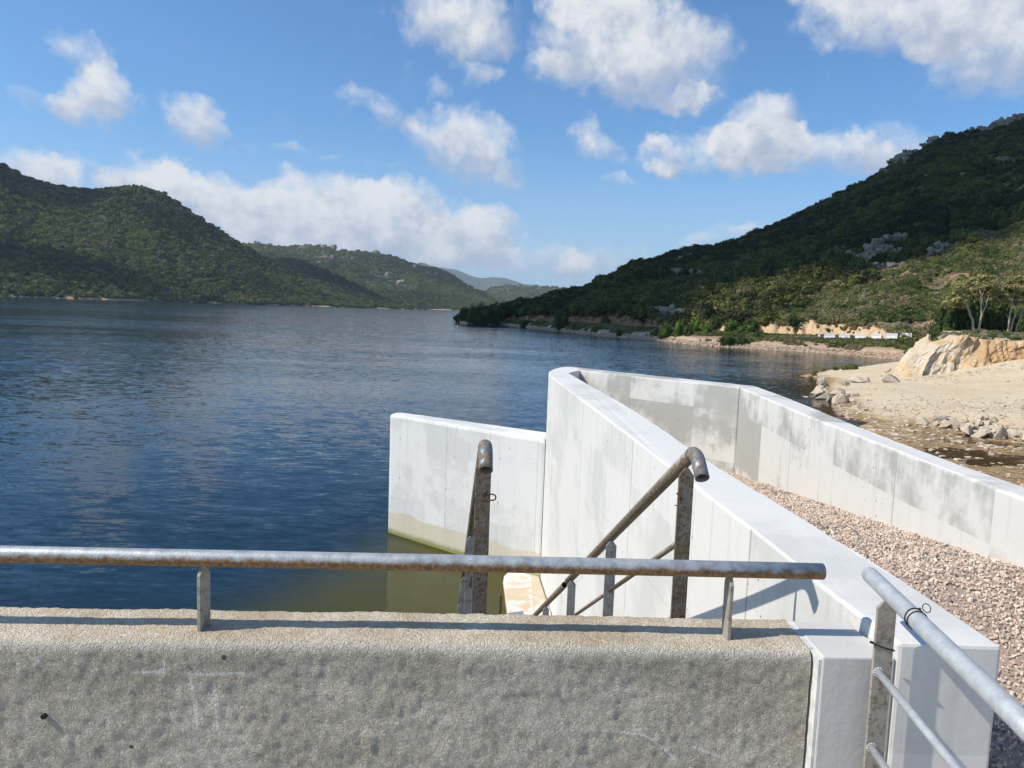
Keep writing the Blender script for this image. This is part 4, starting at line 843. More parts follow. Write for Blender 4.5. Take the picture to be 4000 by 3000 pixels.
gz = lambda x, y: float(ground(np.array([float(x)]), np.array([float(y)]))[0])
tx, ty = 44.6, 72.0
tree('tree', (tx, ty, gz(tx, ty)),
     [[([(-.15, 0, -.2), (-.45, 0, 1.3), (-.95, .1, 2.4), (-1.5, .1, 3.4), (-1.75, 0, 4.2)], .13, .05), ([(-.95, .1, 2.4), (-.95, .3, 3.3), (-.85, .2, 4.4)], .08, .04), ([(-1.5, .1, 3.4), (-2.1, .2, 3.6), (-2.7, 0, 3.75)], .05, .02)],
      [([(.25, 0, -.2), (.3, 0, 1.3), (.38, 0, 1.9), (.15, 0, 3.0), (.1, 0, 3.9), (-.2, 0, 4.7)], .13, .04), ([(.38, 0, 1.9), (.75, .1, 2.6), (.95, .1, 3.9), (1.25, 0, 4.6)], .08, .04), ([(.3, 0, 2.1), (.42, .2, 3.3), (.35, .2, 4.6)], .05, .03), ([(.12, 0, 3.2), (.35, 0, 4.0), (.55, 0, 4.8)], .05, .03)]],
     [((-2.7, 0, 2.9), (.6, .8, .55)), ((-2.0, .5, 2.6), (.8, .8, .6)), ((-1.2, .9, 2.8), (.8, .6, .7)), ((1.3, .5, 3.6), (.8, .9, .8)), ((-1.9, 0, 3.9), (1.0, 1.0, .7)), ((-1.2, 0, 4.5), (1.1, 1.2, .8)), ((-.3, 0, 4.9), (1.2, 1.2, .8)), ((.5, 0, 5.1), (1.1, 1.2, .75)), ((1.2, .2, 4.6), (.9, 1, .8)), ((-2.3, 0, 3.3), (.7, .8, .6)), ((0, .8, 4.2), (1.4, .8, .7))], M_leafT,
     'spreading tree with two pale forked trunks above the rock cut', 9000, 'pale trunked trees above the rock cut', 31)
tx, ty = 47.7, 72.0
tree('tree', (tx, ty, gz(tx, ty)),
     [[([(0, 0, -.2), (-.05, 0, 1.6), (.05, 0, 3.0), (.15, 0, 4.6)], .11, .04), ([(-.03, 0, 1.6), (-.4, 0, 2.0)], .05, .02)], [([(.3, .2, -.2), (.5, .2, 1.3), (.75, .2, 2.6), (.8, .2, 3.8)], .10, .04)], [([(.9, .3, -.2), (1.0, .3, 1.0), (1.3, .3, 2.0), (1.5, .3, 3.2)], .08, .03)]],
     [((0, 0, 4.6), (1.0, 1.0, .9)), ((.8, .2, 4.9), (1.1, 1.0, .9)), ((1.7, .2, 4.4), (1.1, 1, .9)), ((-.4, .3, 3.6), (.6, .7, .6)), ((2.4, .2, 3.6), (.9, .9, .9)), ((.9, .6, 3.6), (1.3, .7, .7))], M_leafT,
     'slender tree with three thin pale trunks at the right edge of the view', 9500, 'pale trunked trees above the rock cut', 32)
tx, ty = 53.5, 74.0
tree('tree', (tx, ty, gz(tx, ty)), [[([(0, 0, -.2), (.1, 0, 1.6), (.3, 0, 3.0), (.2, 0, 4.4)], .14, .04), ([(.2, 0, 2.2), (-.6, 0, 3.2), (-1, 0, 4)], .07, .03)]],
     [((0, 0, 4.3), (1.6, 1.3, 1.0)), ((-1.3, 0, 3.6), (1.0, 1.0, .9)), ((1.2, .2, 3.5), (1.3, 1, 1.0))], M_leafT, 'olive green tree just outside the right edge of the view', 7000, 'pale trunked trees above the rock cut', 33)
UND = [(42.0, 73.8, 1.3, 2.4, 'dark bush under the left side of the spreading tree'), (43.4, 74.2, 1.6, 3.4, 'dark undergrowth behind the two pale forked trunks'), (45.2, 74.6, 1.7, 3.8, 'dark tall bush behind the right half of the spreading tree'), (46.8, 75.0, 1.6, 3.4, 'dark bush between the spreading tree and the slender tree'), (48.6, 75.2, 1.7, 3.6, 'dark bush behind the slender tree'), (50.6, 75.0, 1.5, 2.8, 'dark bush right of the slender tree'), (41.6, 71.6, .6, .7, 'small yellowish bush left of the forked trunks'), (52.4, 72.6, 1.2, 1.4, 'low bush at the far right above the rock cut')]
for i, (x, y, s, h, lb) in enumerate(UND):
    o = bpy.data.objects.new('bush', SH[2 + i % 3] if i != 6 else SH[0]); COL.objects.link(o); o.location = (x, y, gz(x, y) - .1); o.scale = (s, s, h / 1.15); o.rotation_euler = (0, 0, i * 2.1)
    tag(o, lb, 'bush', 'bushes around the trees above the rock cut')
for i, (x, y, s, sq, lb) in enumerate([(38.2, 64.5, 1.0, (1.4, .8, .5), 'long grey lichen covered boulder at the top of the rock cut'), (36.2, 62.6, .9, (1, .8, .9), 'pale boulder left of the long grey boulder on the rock cut'), (46.6, 68.5, .9, (1.3, .6, .4), 'flat pale slab in front of the slender tree')]):
    put_rock(x, y, s, lb, sq=sq, me=BOULD[i], rz=.4 * i)
gp = np.random.default_rng(77); bx, by = gp.uniform(27, 60, 2600), gp.uniform(50, 82, 2600); zb = ground(bx, by); pk = (sdist(bx, by, PLAT) > 1.6) & (gp.random(2600) < .35 + .5 * (by > 66))
scatter('shore_scrub', np.stack([bx, by, zb], 1)[pk], gp.uniform(.15, .5, int(pk.sum())), gp.random(int(pk.sum())), C_scrub, 78, label='dry grass tufts and small plants on top of the rock cut', cat='scrub')
tn_ = [(22.6, 55.5), (23.4, 57.5), (24.4, 59.5), (25.6, 61.2), (26.4, 60.5), (26.9, 60.2), (21.9, 54.4), (27.3, 59.4), (27.6, 60.6), (28.0, 61.4)]
scatter('grass_tufts', [(x, y, gz(x, y)) for x, y in tn_], [.25, .3, .22, .3, .35, .45, .25, .5, .5, .45], [.2, .5, .3, .4, .2, .3, .7, .25, .3, .4], C_scrub, 79, label='small weeds along the far edge of the sand spit', cat='weeds')

# ------------------------------------------------------------------ white road blocks across the inlet
def barrier_mesh():
    bm = bmesh.new(); pr = [(-.28, 0), (.28, 0), (.28, .1), (.14, .3), (.10, .62), (-.10, .62), (-.14, .3), (-.28, .1)]; L = .6
    a = [bm.verts.new((-L, x, z)) for x, z in pr]; b2 = [bm.verts.new((L, x, z)) for x, z in pr]; n = len(pr)
    for i in range(n): bm.faces.new((a[i], a[(i + 1) % n], b2[(i + 1) % n], b2[i]))
    bm.faces.new(a[::-1]); bm.faces.new(b2); bmesh.ops.bevel(bm, geom=list(bm.edges), offset=.02, segments=2, affect='EDGES')
    me = bpy.data.meshes.new('road_barrier'); bm.to_mesh(me); bm.free(); me.materials.append(M_barrier); return me
BM_ = barrier_mesh()
BAR = [(22.3, -1.26, 1.45, .5, 'short white block seen end on at the left end of the row'), (22.97, -1.25, .1, 1, 'second white road block from the left on the far bank'), (23.93, -1.21, .05, 1, 'third white road block from the left on the far bank'), (24.96, -1.16, .0, 1, 'fourth white road block, the largest in the middle of the row'), (25.96, -1.10, -.05, .9, 'fifth white road block, half hidden in the grass'), (26.9, -1.06, .05, 1, 'sixth white road block from the left on the far bank'), (27.75, -.98, 0, 1, 'last white road block on the right of the row, nearest the rock cut')]
for a_, e_, rz, sx_, lb in BAR:
    tt = np.linspace(0.0, .2, 600); x, y, z = H_right.pos(np.full(600, a_), tt); ang = np.degrees(np.arctan2(z - EYE, np.hypot(x, y))); j = int(np.argmax(ang >= e_))
    o = bpy.data.objects.new('road_barrier', BM_); COL.objects.link(o); o.location = (float(x[j]), float(y[j]), float(z[j]) + .1); o.rotation_euler = (0, 0, -R_(a_) + rz); o.scale = (1.18 * sx_, 1.1, 1.2)
    tag(o, lb, 'barrier', 'white road blocks on the far bank')

# ------------------------------------------------------------------ concrete: retaining wall round the gravel, wing wall, block, parapet
TOPM = EYE - 0.95; TOPP = EYE - 1.0
ret = empty('retaining_wall', (1.3, 6, 0), 'long white concrete wall curving round the gravel bed in a narrow loop', 'wall')
L_ = [(1.188, 2.145), (1.145, 2.62), (1.122, 3.17), (1.01, 4.78), (.78, 8.0), (.55, 11.2), (.58, 11.8), (.68, 12.38), (.82, 12.83), (.96, 13.02)]
Rr = [(1.06, 12.55), (1.123, 12.36), (.89, 11.7), (1.03, 9.87), (1.2, 7.84), (1.29, 6.02), (1.34, 4.64), (1.405, 3.91), (1.465, 3.02), (1.495, 2.58), (1.5, 2.145)]
wall_prism('near_wall', L_ + Rr, -1.5, TOPM, M_white, ret, .012)
wall_prism('far_wall', [(.965, 13.022), (1.11, 12.99), (1.33, 12.78), (1.69, 12.32), (2.39, 11.62), (3.04, 10.98), (3.478, 10.575), (3.157, 10.252), (1.126, 12.362), (1.063, 12.552)], -1.5, TOPM + .002, M_grey, ret, .018)
wall_prism('return_wall', [(3.48, 10.57), (3.40, 8.96), (3.22, 6.88), (3.16, 6.02), (3.13, 5.22), (3.12, 4.43), (3.10, 2.0), (3.06, -3), (2.86, -3), (2.89, 2.0), (2.91, 4.13), (2.915, 5.32), (2.95, 6.25), (3.01, 7.85), (3.08, 8.85), (3.16, 10.247)], -1.5, TOPM, M_grey, ret, .018)
wing = wall_prism('wing_wall', [(-2.215, 13.45), (.548, 11.21), (.60, 11.85), (.66, 12.0), (-2.02, 13.72), (-2.17, 13.66)], -1.5, EYE - 1.96, M_wing, None, .05)
tag(wing, 'low white concrete wing wall standing in the lake with a beige waterline stain', 'wall')
block = wall_prism('concrete_block', [(.962, 2.142), (1.186, 2.150), (1.152, 2.408), (.962, 2.406)], 1.2, TOPP, M_block, None, .006)
tag(block, 'small grey concrete block filling the gap between the parapet and the white wall', 'concrete block')

par = empty('parapet_wall', (-1.2, 2.2, 1.5), 'rough grey stucco parapet wall with a beige weathered top in the foreground', 'wall')
nx = 560; px = np.linspace(-3.6, .945, nx)
prof = [(.125, -2.2), (.125, -.6), (.125, -.1), (.124, -.03), (.119, -.012), (.108, -.003)] + [(.10 - .02 * i, 0) for i in range(10)] + [(-.098, -.002), (-.108, -.006), (-.116, -.013), (-.121, -.022), (-.125, -.036)] + [(-.125, -.046 - .01 * i) for i in range(92)] + [(-.125, -1.7)]
X, Y, Z = np.zeros((nx, len(prof))), np.zeros((nx, len(prof))), np.zeros((nx, len(prof)))
for j, (dy_, dz_) in enumerate(prof):
    n_ = .010 * fbm(px * 3.0, px * 0 + dz_ * 3 + dy_ * 2, 3, 81) + 0.0007 * fbm(px * 16, px * 0 + dz_ * 16 + dy_ * 9, 3, 82) + .006 * fbm(px * 55, px * 0 + dz_ * 55 + dy_ * 40, 2, 83)
    edge_ = 1.0
    cy = 2.262 + .0485 * px; X[:, j] = px; Y[:, j] = cy + dy_ + (n_ if abs(dy_) > .1 else 0) * edge_ ; Z[:, j] = TOPP + dz_ + (n_ * .8 if dz_ > -.03 else n_ * .2)
wl = grid_mesh('stucco_wall', X, Y, Z, M_stucco, par)
bm = bmesh.new(); tube_bm(bm, [(-1.336, 2.085, 2.948), (-1.336, 2.061, 2.948)], .0085, 14); bmobj('iron_peg', bm, M_black, par)
mesh('end_face', [(X[-1, j], Y[-1, j], Z[-1, j]) for j in range(len(prof))], [tuple(range(len(prof)))], M_stucco, par)
bm = bmesh.new(); box_bm(bm, .947, .9615, 2.21, 2.404, 2.4, TOPP - .004); box_bm(bm, .9535, .9615, 2.146, 2.21, 1.6, TOPP - .012); bmobj('mortar_joint', bm, M_mortar, par)
bm = bmesh.new(); box_bm(bm, -40, 1.6, -8, 1.9, 1.9, 2.36); tag(bmobj('pavement', bm, mat_plain('concrete_deck', (0.50, 0.435, 0.35), 0.9, .1)), kind='structure')
bm = bmesh.new(); box_bm(bm, -60, -3.61, 1.905, 2.25, -2, TOPP - .01); tag(bmobj('dam_wall', bm, M_block), 'plain stretch of the dam wall continuing left beyond the parapet', 'wall')

# ------------------------------------------------------------------ main handrail on the parapet
RZ = EYE - .779
def rail_y(x): return 2.226 + .0485 * (x + .0)
rail = empty('handrail', (0, 2.226, TOPP), 'long galvanised handrail pipe with a rusty underside on the parapet', 'handrail')
bm = bmesh.new(); hollow_tube(bm, [(x, rail_y(x), RZ + (.0 if x < 0 else -.004 * x)) for x in (-3.6, -2.4, -1.6, -.9, -.2, .5, 1.0)], .0255, .004, 28)
pipe = bmobj('pipe', bm, M_rail, rail)
bm = bmesh.new(); bmesh.ops.create_circle(bm, cap_ends=True, radius=.0225, segments=24, matrix=Matrix.Translation((.985, rail_y(.985), RZ - .004)) @ Matrix.Rotation(R_(90), 4, 'Y')); bmobj('pipe_plug', bm, M_rusty, pipe)
def bar_plate(name, parent, cx, cy, z0, z1, wid, thk, ang, mat, tip=.03, uvec=None):
    """flat bar with a clipped pointed head; wid along direction ang, z0..z1"""
    bm = bmesh.new(); pts = [(-wid / 2, z0), (wid / 2, z0), (wid / 2, z1 - tip), (wid * .12, z1), (-wid * .12, z1), (-wid / 2, z1 - tip)]
    d = Vector((math.cos(ang), math.sin(ang), 0)); n = Vector((-d.y, d.x, 0)) * thk / 2
    a = [bm.verts.new(Vector((cx, cy, 0)) + d * x + Vector((0, 0, z)) - n) for x, z in pts]; b2 = [bm.verts.new(Vector((cx, cy, 0)) + d * x + Vector((0, 0, z)) + n) for x, z in pts]
    k_ = len(pts)
    for i in range(k_): bm.faces.new((a[i], a[(i + 1) % k_], b2[(i + 1) % k_], b2[i]))
    bm.faces.new(a[::-1]); bm.faces.new(b2); bmesh.ops.recalc_face_normals(bm, faces=bm.faces)
    return bevel(bmobj(name, bm, mat, parent), .0015, 1)
for x in (-.915, .705, -2.55):
    bar_plate('support_plate', rail, x, rail_y(x) + .002, TOPP - .02, RZ - .018, .056, .012, R_(90 - 8 if x < 0 else 90 + 3), M_plate, .03)
# faint stamp on the pipe
fc = bpy.data.curves.new('stamp', 'FONT'); fc.body = '80Y2'; fc.size = .0085; fc.extrude = .0004; fc.align_x = 'CENTER'
to = bpy.data.objects.new('stamp_tmp', fc); COL.objects.link(to)
dg = bpy.context.evaluated_depsgraph_get(); me = bpy.data.meshes.new_from_object(to.evaluated_get(dg)); bpy.data.objects.remove(to)
st = link('stamp', me, M_stamp, pipe); st.location = (-.105, rail_y(-.105) - .0205, RZ + .0165); st.rotation_euler = (R_(42), 0, .0485)

# ------------------------------------------------------------------ stair rails going down to the water
SL = .558; CW = EYE
def stair_rail(name, label, x_at, y0, zoff, side):
    """x_at(y): plan line of the rail; the pipe falls SL metres per metre and hooks over at the top"""
    root = empty(name, (x_at(3), 3, 1.0), label, 'handrail', 'handrails beside the stairs')
    zl = lambda y: CW - .664 - SL * (y - 2.95) + zoff
    def hook():
        pts = [(y, zl(y)) for y in (5.27, 4.6, 3.8, 3.2, 2.645)]
        y, z = pts[-1]; R = .072; th = 29.2
        while th > -42: th -= 6; y -= R * R_(6) * math.cos(R_(th)); z += R * R_(6) * math.sin(R_(th)); pts.append((y, z))
        for _ in range(3): y -= .021 * math.cos(R_(th)); z += .021 * math.sin(R_(th)); pts.append((y, z))
        return [Vector((x_at(y), y, z)) for y, z in pts]
    pp = hook()
    bm = bmesh.new(); hollow_tube(bm, pp[:5], .0242, .003, 24); p1 = bmobj('pipe', bm, M_slope, root)
    bm = bmesh.new(); hollow_tube(bm, [pp[4].lerp(pp[3], .04)] + pp[5:] if False else pp[4:], .0252, .003, 24); bmobj('hooked_end', bm, M_hook, root)
    bm = bmesh.new(); hollow_tube(bm, [Vector((x_at(y), y, zl(y))) for y in (5.42, 6.5, 7.6, 8.4)], .0242, .003, 24); bmobj('pipe', bm, M_slope, root)
    for i, y in enumerate((2.69, 3.888, 5.10, 6.42, 7.7)):
        bar_plate('post', root, x_at(y), y, zl(y) - 1.0, zl(y) - .022 - (.012 if i == 0 else 0), .057, .009, R_(4), M_post if i == 0 else M_postg, .03)
    for k_, off in ((0, .30), (1, .60)):
        bm = bmesh.new(); ys = (2.70, 3.885) if True else 0
        tube_bm(bm, [Vector((x_at(y) + (0.006), y, zl(y) - off)) for y in ys], .0115, 12); bmobj('mid_rail', bm, M_slope, root)
        bm = bmesh.new(); tube_bm(bm, [Vector((x_at(y) + (0.006), y, zl(y) - off)) for y in (3.895, 5.095)], .0115, 12); bmobj('mid_rail', bm, M_slope, root)
        bm = bmesh.new(); tube_bm(bm, [Vector((x_at(y) + (0.006), y, zl(y) - off)) for y in (5.105, 6.415)], .0115, 12); bmobj('mid_rail', bm, M_slope, root)
    return root, zl
xR = lambda y: .659 - .0745 * (y - 2.62)
xL = lambda y: -.088 - .079 * (y - 2.62)
rr_, zR = stair_rail('stair_handrail', 'right hooked stair handrail with a twist of rusty wire on its tall post', xR, 2.62, 0, 1)
rl_, zL = stair_rail('stair_handrail', 'left hooked stair handrail with a rusty loop welded to its tall post', xL, 2.62, 0, -1)
# welded loop on the left post, wire on the right post
bm = bmesh.new(); x0, y0, z0 = xL(2.69) + .022, 2.675, zL(2.69) - .165
tube_bm(bm, [(x0 - .016, y0 - .006, z0 + .012), (x0 + .016, y0 - .008, z0 + .012)] + [(x0 + .016 + .011 * math.sin(R_(a)), y0 - .008, z0 + .011 * math.cos(R_(a))) for a in range(15, 180, 15)] + [(x0 - .016, y0 - .006, z0 - .012)], .0028, 8)
lp = bmobj('loop', bm, M_rusty, rl_)
bm = bmesh.new()
for k_ in range(9): bmesh.ops.create_icosphere(bm, subdivisions=1, radius=.006, matrix=Matrix.Translation((x0 - .012 + rr.uniform(-.01, .008), y0 - .006, z0 + rr.uniform(-.018, .02))))
bmobj('weld', bm, M_rusty, lp)
bm = bmesh.new(); x0, y0, z0 = xR(2.69) - .027, 2.678, zR(2.69) - .14
tube_bm(bm, [(x0 - .008, y0, z0 + .014), (x0 + .002, y0 - .008, z0 + .004), (x0 + .010, y0 - .007, z0 - .004), (x0 + .006, y0 - .009, z0 - .02), (x0 - .004, y0 - .012, z0 - .032), (x0 - .014, y0 - .01, z0 - .03)], .0025, 8)
tube_bm(bm, [(x0 + .012, y0 - .007, z0 + .012), (x0 + .004, y0 - .010, z0 + .002), (x0 - .004, y0 - .01, z0 - .008)], .0022, 8)
bmobj('wire', bm, M_rusty, rr_)
# the flight itself
fl = bmesh.new()
for k_ in range(19):
    y = 2.55 + k_ * .3; z = zR(y) - .93
    if z < -.7: break
    vs = box_bm(fl, 0, .82, y, y + .3, z - .45, z, None)
    for v in vs: v.co.x += xL(v.co.y) + .02 if False else xL(v.co.y) - .02
tag(bmobj('staircase', fl, M_block), 'narrow concrete stairs between the two hooked handrails going down to the lake', 'stairs')
# footing along the foot of the white wall
led = wall_prism('wall_footing', [(.06, 8.6), (.045, 9.84), (-.03, 11.1), (-.02, 11.35), (.05, 11.56), (.33, 11.40), (.53, 11.2), (.645, 9.8), (.72, 8.6)], -1.0, .075, mat_concrete('stained_footing', base=(0.70, 0.68, 0.63), dark=(0.56, 0.42, 0.28), stain=0.9, lo=.5, hi=.58, panel=9), None, .03, topz=[.07, .07, .03, .02, .02, .06, .09, .12, .12])
tag(led, 'pale peeling concrete footing at the foot of the white wall by the water', 'footing')
bm = bmesh.new(); box_bm(bm, -.062, -.03, 9.55, 9.75, -.6, .40); box_bm(bm, -.075, -.058, 9.3, 9.5, -.6, .17); tag(bevel(bmobj('steel_post', bm, M_rusty), .004, 1), 'dark rusty steel upright standing in the water beside the pale footing', 'post')

# ------------------------------------------------------------------ right foreground stair rail
rf = empty('stair_handrail', (1.12, 2.1, 2.3), 'pale galvanised handrail running towards the viewer in the right foreground', 'handrail')
A_, B_ = Vector((1.141, 2.262, EYE - .782)), Vector((1.05, 1.30, EYE - .80))
dA = (B_ - A_).normalized()
bm = bmesh.new(); tube_bm(bm, [A_ - dA * .012, A_ - dA * .009, A_ - dA * .003, A_ + dA * .006] + [A_.lerp(B_, q) for q in (.05, .2, .4, .6, .8, 1.0)], [.010, .018, .0225, .0245] + [.0248] * 6, 28)
gp_ = bmobj('pipe', bm, M_galv, rf)
pst = bar_plate('post', rf, 1.122, 2.106, EYE - 1.95, EYE - .80, .057, .010, R_(2), M_plate, .026)
bar_plate('post', rf, 1.05, 1.2, EYE - 1.95, EYE - .82, .057, .010, R_(2), M_plate, .026)
for z_ in (1.02, 1.255):
    s0, s1 = Vector((1.108, 2.092, EYE - z_)), Vector((1.04, 1.21, EYE - z_ - .02))
    bm = bmesh.new(); tube_bm(bm, [s0.lerp(s1, q) for q in (0, .3, .6, 1)], .0115, 16); mr = bmobj('mid_rail', bm, M_galv, rf)
    bm = bmesh.new()
    for k_ in range(12):
        a = k_ * .55; bmesh.ops.create_icosphere(bm, subdivisions=1, radius=.0042, matrix=Matrix.Translation(s0 + Vector((math.cos(a) * .0125, .003, math.sin(a) * .0125))))
    bmobj('weld', bm, M_galv, mr)
# cable ties
def ring(bm, c, d, r, rad=.0016, a0=0, a1=360):
    a = d.orthogonal().normalized(); b2 = d.cross(a); n = 28
    tube_bm(bm, [c + (a * math.cos(R_(a0 + (a1 - a0) * k_ / n)) + b2 * math.sin(R_(a0 + (a1 - a0) * k_ / n))) * r for k_ in range(n + 1)], rad, 6)
c0 = A_.lerp(B_, .335)
bm = bmesh.new(); ring(bm, c0, (dA + Vector((.12, 0, .1))).normalized(), .0268); ring(bm, c0 + dA * .018, dA, .0264)
top_ = c0 + Vector((.012, 0, .026)); ring(bm, top_ + Vector((.016, -.004, .004)), Vector((.1, -.9, .5)).normalized(), .0115, .0013)
bmesh.ops.create_icosphere(bm, subdivisions=1, radius=.004, matrix=Matrix.Translation(c0 + Vector((.002, .0, -.028)) + dA * .018)); bmesh.ops.create_icosphere(bm, subdivisions=1, radius=.004, matrix=Matrix.Translation(top_))
tag(bmobj('cable_tie', bm, M_black), 'black cable tie with a curled tail wrapped twice round the pale handrail pipe', 'cable tie')
bm = bmesh.new(); zc = EYE - .945; pts = [(1.0875, 2.098, zc + .012), (1.092, 2.0985, zc + .008), (1.122, 2.0985, zc - .002), (1.152, 2.0985, zc - .010), (1.153, 2.114, zc - .010), (1.122, 2.1135, zc - .002), (1.091, 2.1135, zc + .008), (1.0875, 2.098, zc + .012)]
tube_bm(bm, pts, .0022, 6); tube_bm(bm, [(1.0875, 2.098, zc + .012), (1.078, 2.096, zc + .016)], .004, 6)
tag(bmobj('cable_tie', bm, M_black), 'black cable tie strapped round the flat post of the pale handrail', 'cable tie')

# ------------------------------------------------------------------ gravel bed
def gravel_z(y, u): return np.interp(y, [0, 2.6, 4.07, 10.29, 12.5], [EYE - 1.62, EYE - 1.5, EYE - 1.34, EYE - 2.165, EYE - 2.4]) - .32 * (1 - u) * np.interp(y, [0, 2.5, 5.5], [1, 1, .15])
gU, gY = np.meshgrid(np.linspace(0, 1, 60), np.linspace(-2, 12.2, 200), indexing='ij')
gX0 = np.interp(gY, [0, 2.14, 2.16, 3.91, 6.02, 9.87, 11.7], [1.55, 1.53, 1.49, 1.4, 1.28, 1.02, .9]) - .05; gX1 = np.interp(gY, [0, 4.13, 6.25, 10.25, 12.3], [2.9, 2.91, 2.95, 3.15, 1.15]) + .05
gX = gX0 + gU * (gX1 - gX0)
m_, t_, b_ = new_mat('gravel_dust'); g_ = t_.node('ShaderNodeNewGeometry'); t_.put(b_.inputs['Base Color'], t_.mix(t_.ramp(t_.noise(g_.outputs['Position'], 60, 3), .3, .7), (.28, .21, .165), (.40, .31, .25)))
GZ = gravel_z(gY, gU) + .02 * fbm(gX * 3, gY * 3, 3, 91)
tag(grid_mesh('gravel_bed', gX, gY, GZ, m_), kind='structure')
def mat_gravel():
    m, t, b = new_mat('gravel_stone'); a = t.node('ShaderNodeAttribute', attribute_type='INSTANCER', attribute_name='tint').outputs['Fac']
    r = t.node('ShaderNodeValToRGB'); e = r.color_ramp.elements; cs = [(.0, (.14, .145, .15)), (.12, (.27, .25, .23)), (.24, (.52, .40, .32)), (.5, (.68, .53, .42)), (.75, (.74, .61, .50)), (1.0, (.78, .70, .61))]
    while len(e) < len(cs): e.new(.5)
    for i, (p, c) in enumerate(cs): e[i].position = p; e[i].color = (*c, 1)
    t.put(r.inputs[0], a); g = t.node('ShaderNodeNewGeometry')
    t.put(b.inputs['Base Color'], t.mix(t.ramp(t.noise(g.outputs['Position'], 120, 3, .7), .35, .7, 0, .35), r.outputs[0], (.3, .24, .2))); b.inputs['Roughness'].default_value = .9; return m
M_gravel = mat_gravel()
C_grav = source_collection('gravel', [rock_mesh('gravel_stone', 800 + i, M_gravel, sq, 10, 0, .04) for i, sq in enumerate([(1, .8, .6), (1, .7, .5), (1, .85, .75), (1, .6, .5), (.9, .8, .7)])])
rg2 = np.random.default_rng(21); N_ = 100000
qx, qy = rg2.uniform(1.0, 3.16, N_), rg2.uniform(.8, 12.2, N_)
kin = np.interp(qy, [0, 2.14, 2.16, 3.91, 6.02, 9.87, 11.7], [1.55, 1.53, 1.49, 1.4, 1.28, 1.02, .9]); kout = np.interp(qy, [0, 4.13, 6.25, 10.25, 12.3], [2.9, 2.91, 2.95, 3.15, 1.15])
ok_ = (qx > kin + .005) & (qx < kout - .005); uu_ = np.clip((qx - kin) / (kout - kin), 0, 1)[ok_]; qx, qy = qx[ok_], qy[ok_]
qz = gravel_z(qy, uu_) + .02 * fbm(qx * 3, qy * 3, 3, 91) + rg2.uniform(-.004, .012, len(qx))
tn2 = np.clip(rg2.beta(2.2, 1.6, len(qx)) - .75 * np.clip(fbm(qx * 2.2, qy * 2.2, 4, 93) - .03, 0, 1) * 2.2 * (rg2.random(len(qx)) < .6) - .5 * (rg2.random(len(qx)) < .10), 0, 1)
scatter('gravel', np.stack([qx, qy, qz], 1), np.clip(rg2.lognormal(-4.5, .34, len(qx)), .005, .028), tn2, C_grav, 22, full=True, label='pink and grey crushed gravel filling the bed inside the white wall', cat='gravel')

# ------------------------------------------------------------------ clouds overhead to the left (out of the frame), they shade parts of the hills
def cloud(footprint, alt, thick, seed, label):
    f = np.array(footprint); x0, y0 = f.min(0) - 10; x1, y1 = f.max(0) + 10; n = 70
    X, Y = np.meshgrid(np.linspace(x0, x1, n), np.linspace(y0, y1, n), indexing='ij')
    sc_ = max(x1 - x0, y1 - y0)
    d = sdist(X, Y, [tuple(p) for p in f]) + sc_ * .035 * fbm(X / sc_ * 16, Y / sc_ * 16, 4, seed) * 2
    ins = d > 0; up = np.sqrt(np.clip(d / (sc_ * .16), 0, 1)) * thick * (.7 + .8 * (fbm(X / sc_ * 12, Y / sc_ * 12, 4, seed + 1) + .3)); dn = -np.sqrt(np.clip(d / (sc_ * .1), 0, 1)) * thick * .12
    v = []; idx = {}
    for lay, H in ((0, up), (1, dn)):
        for i in range(n):
            for j in range(n): idx[lay, i, j] = len(v); v.append((X[i, j], Y[i, j], alt + (H[i, j] if ins[i, j] else 0) + (0.01 * lay)))
    fc_ = []
    for i in range(n - 1):
        for j in range(n - 1):
            if ins[i:i + 2, j:j + 2].any():
                fc_.append(tuple(idx[0, a, b] for a, b in ((i, j), (i + 1, j), (i + 1, j + 1), (i, j + 1)))); fc_.append(tuple(idx[1, a, b] for a, b in ((i, j), (i, j + 1), (i + 1, j + 1), (i + 1, j))))
    m, t, b = M_CLOUD
    return tag(mesh('cloud', v, fc_, m, None, True), label, 'cloud', None, 'stuff')
M_CLOUD = new_mat('cloud_white'); M_CLOUD[2].inputs['Base Color'].default_value = (.9, .9, .9, 1)
def shadow_src(H, az, tt, alt):
    x, y, z = (float(q) for q in H.pos(az, tt)); k_ = (alt - z) / SUND.z
    return (x + SUND.x * k_, y + SUND.y * k_)
def at_el(H, az, el):
    tt = np.linspace(0.0, 1.0, 500); x, y, z = H.pos(np.full(500, az), tt); ang = np.degrees(np.arctan2(z - EYE, np.hypot(x, y)))
    return float(tt[int(np.argmax(ang >= el))]) if (ang >= el).any() else 1.0
ALT = 640.0
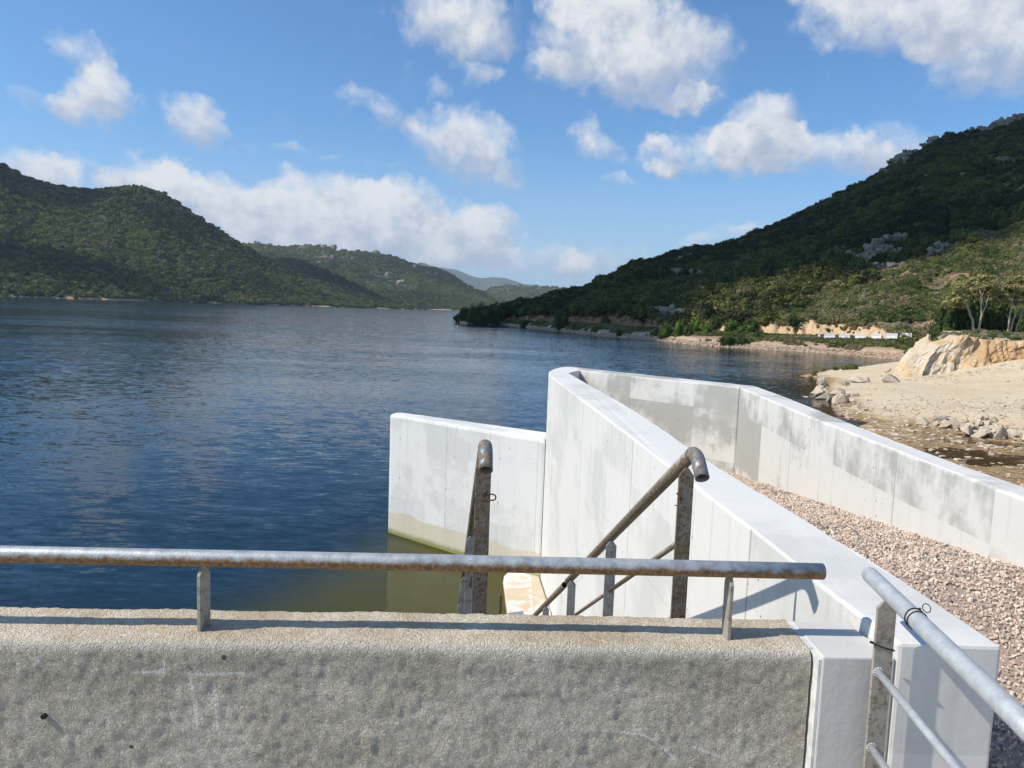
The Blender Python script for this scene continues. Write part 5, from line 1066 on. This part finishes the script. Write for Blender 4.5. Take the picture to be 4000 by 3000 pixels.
edge_ = [(9.2, -1.6), (11.0, .1), (13.0, 1.1), (15.5, 1.9), (19, 3.0), (22.5, 3.3), (25.5, 3.7), (28, 4.4), (30.5, 5.6), (32.5, 6.6), (36, 8.5), (42, 11)]
fp = [shadow_src(H_right, a, at_el(H_right, a, e), ALT) for a, e in edge_]
fp += [shadow_src(H_right, a, 1.25, ALT) for a in (42, 36, 30, 24, 18, 12, 6, 0, -4)] + [shadow_src(H_right, a, -.06, ALT) for a in (-4.1, 2, 6)]
cloud(fp, ALT, 60, 5, 'broad white cumulus cloud overhead shading the upper part of the right hillside')
fp = [shadow_src(H_left, a, q, ALT) for a, q in ((-46, .20), (-38, .18), (-33, .16), (-30, .10), (-26, .03), (-25, .06), (-27, .16), (-30, .26), (-33, .32), (-36, .36), (-46, .38))]
cloud(fp, ALT, 60, 7, 'white cumulus cloud shading the foot of the left hill')
fp = [shadow_src(H_left, a, q, ALT) for a, q in ((-46, .86), (-36, .86), (-33, .86), (-31, .92), (-31, 1.0), (-33, 1.1), (-36, 1.1), (-46, 1.1))]
cloud(fp, ALT + 40, 50, 9, 'small white cumulus cloud shading the top left shoulder of the left hill')
fp = [shadow_src(H_spur, a, q, ALT) for a, q in ((-20, .5), (-16, .3), (-12, .3), (-9, .4), (-9, 1.1), (-20, 1.1))]
cloud(fp, ALT, 50, 11, 'small white cumulus cloud shading the low spur behind the left hill')

# ------------------------------------------------------------------ haze: the air over the valley
bm = bmesh.new(); box_bm(bm, -9600, 9600, -80, 12600, -9, 560)
mh = bpy.data.materials.new('haze_air'); mh.use_nodes = True; th_ = NT(mh.node_tree)
for n in list(th_.n):
    if n.type == 'BSDF_PRINCIPLED': th_.n.remove(n)
pv = th_.node('ShaderNodeVolumePrincipled'); pv.inputs['Color'].default_value = (.72, .86, 1.0, 1); pv.inputs['Density'].default_value = 7.0e-5; pv.inputs['Anisotropy'].default_value = 0.0
th_.l.new(pv.outputs[0], [n for n in th_.n if n.type == 'OUTPUT_MATERIAL'][0].inputs['Volume'])
tag(bmobj('haze', bm, mh), 'thin blue air over the lake softening the far ridges', 'haze', None, 'stuff')
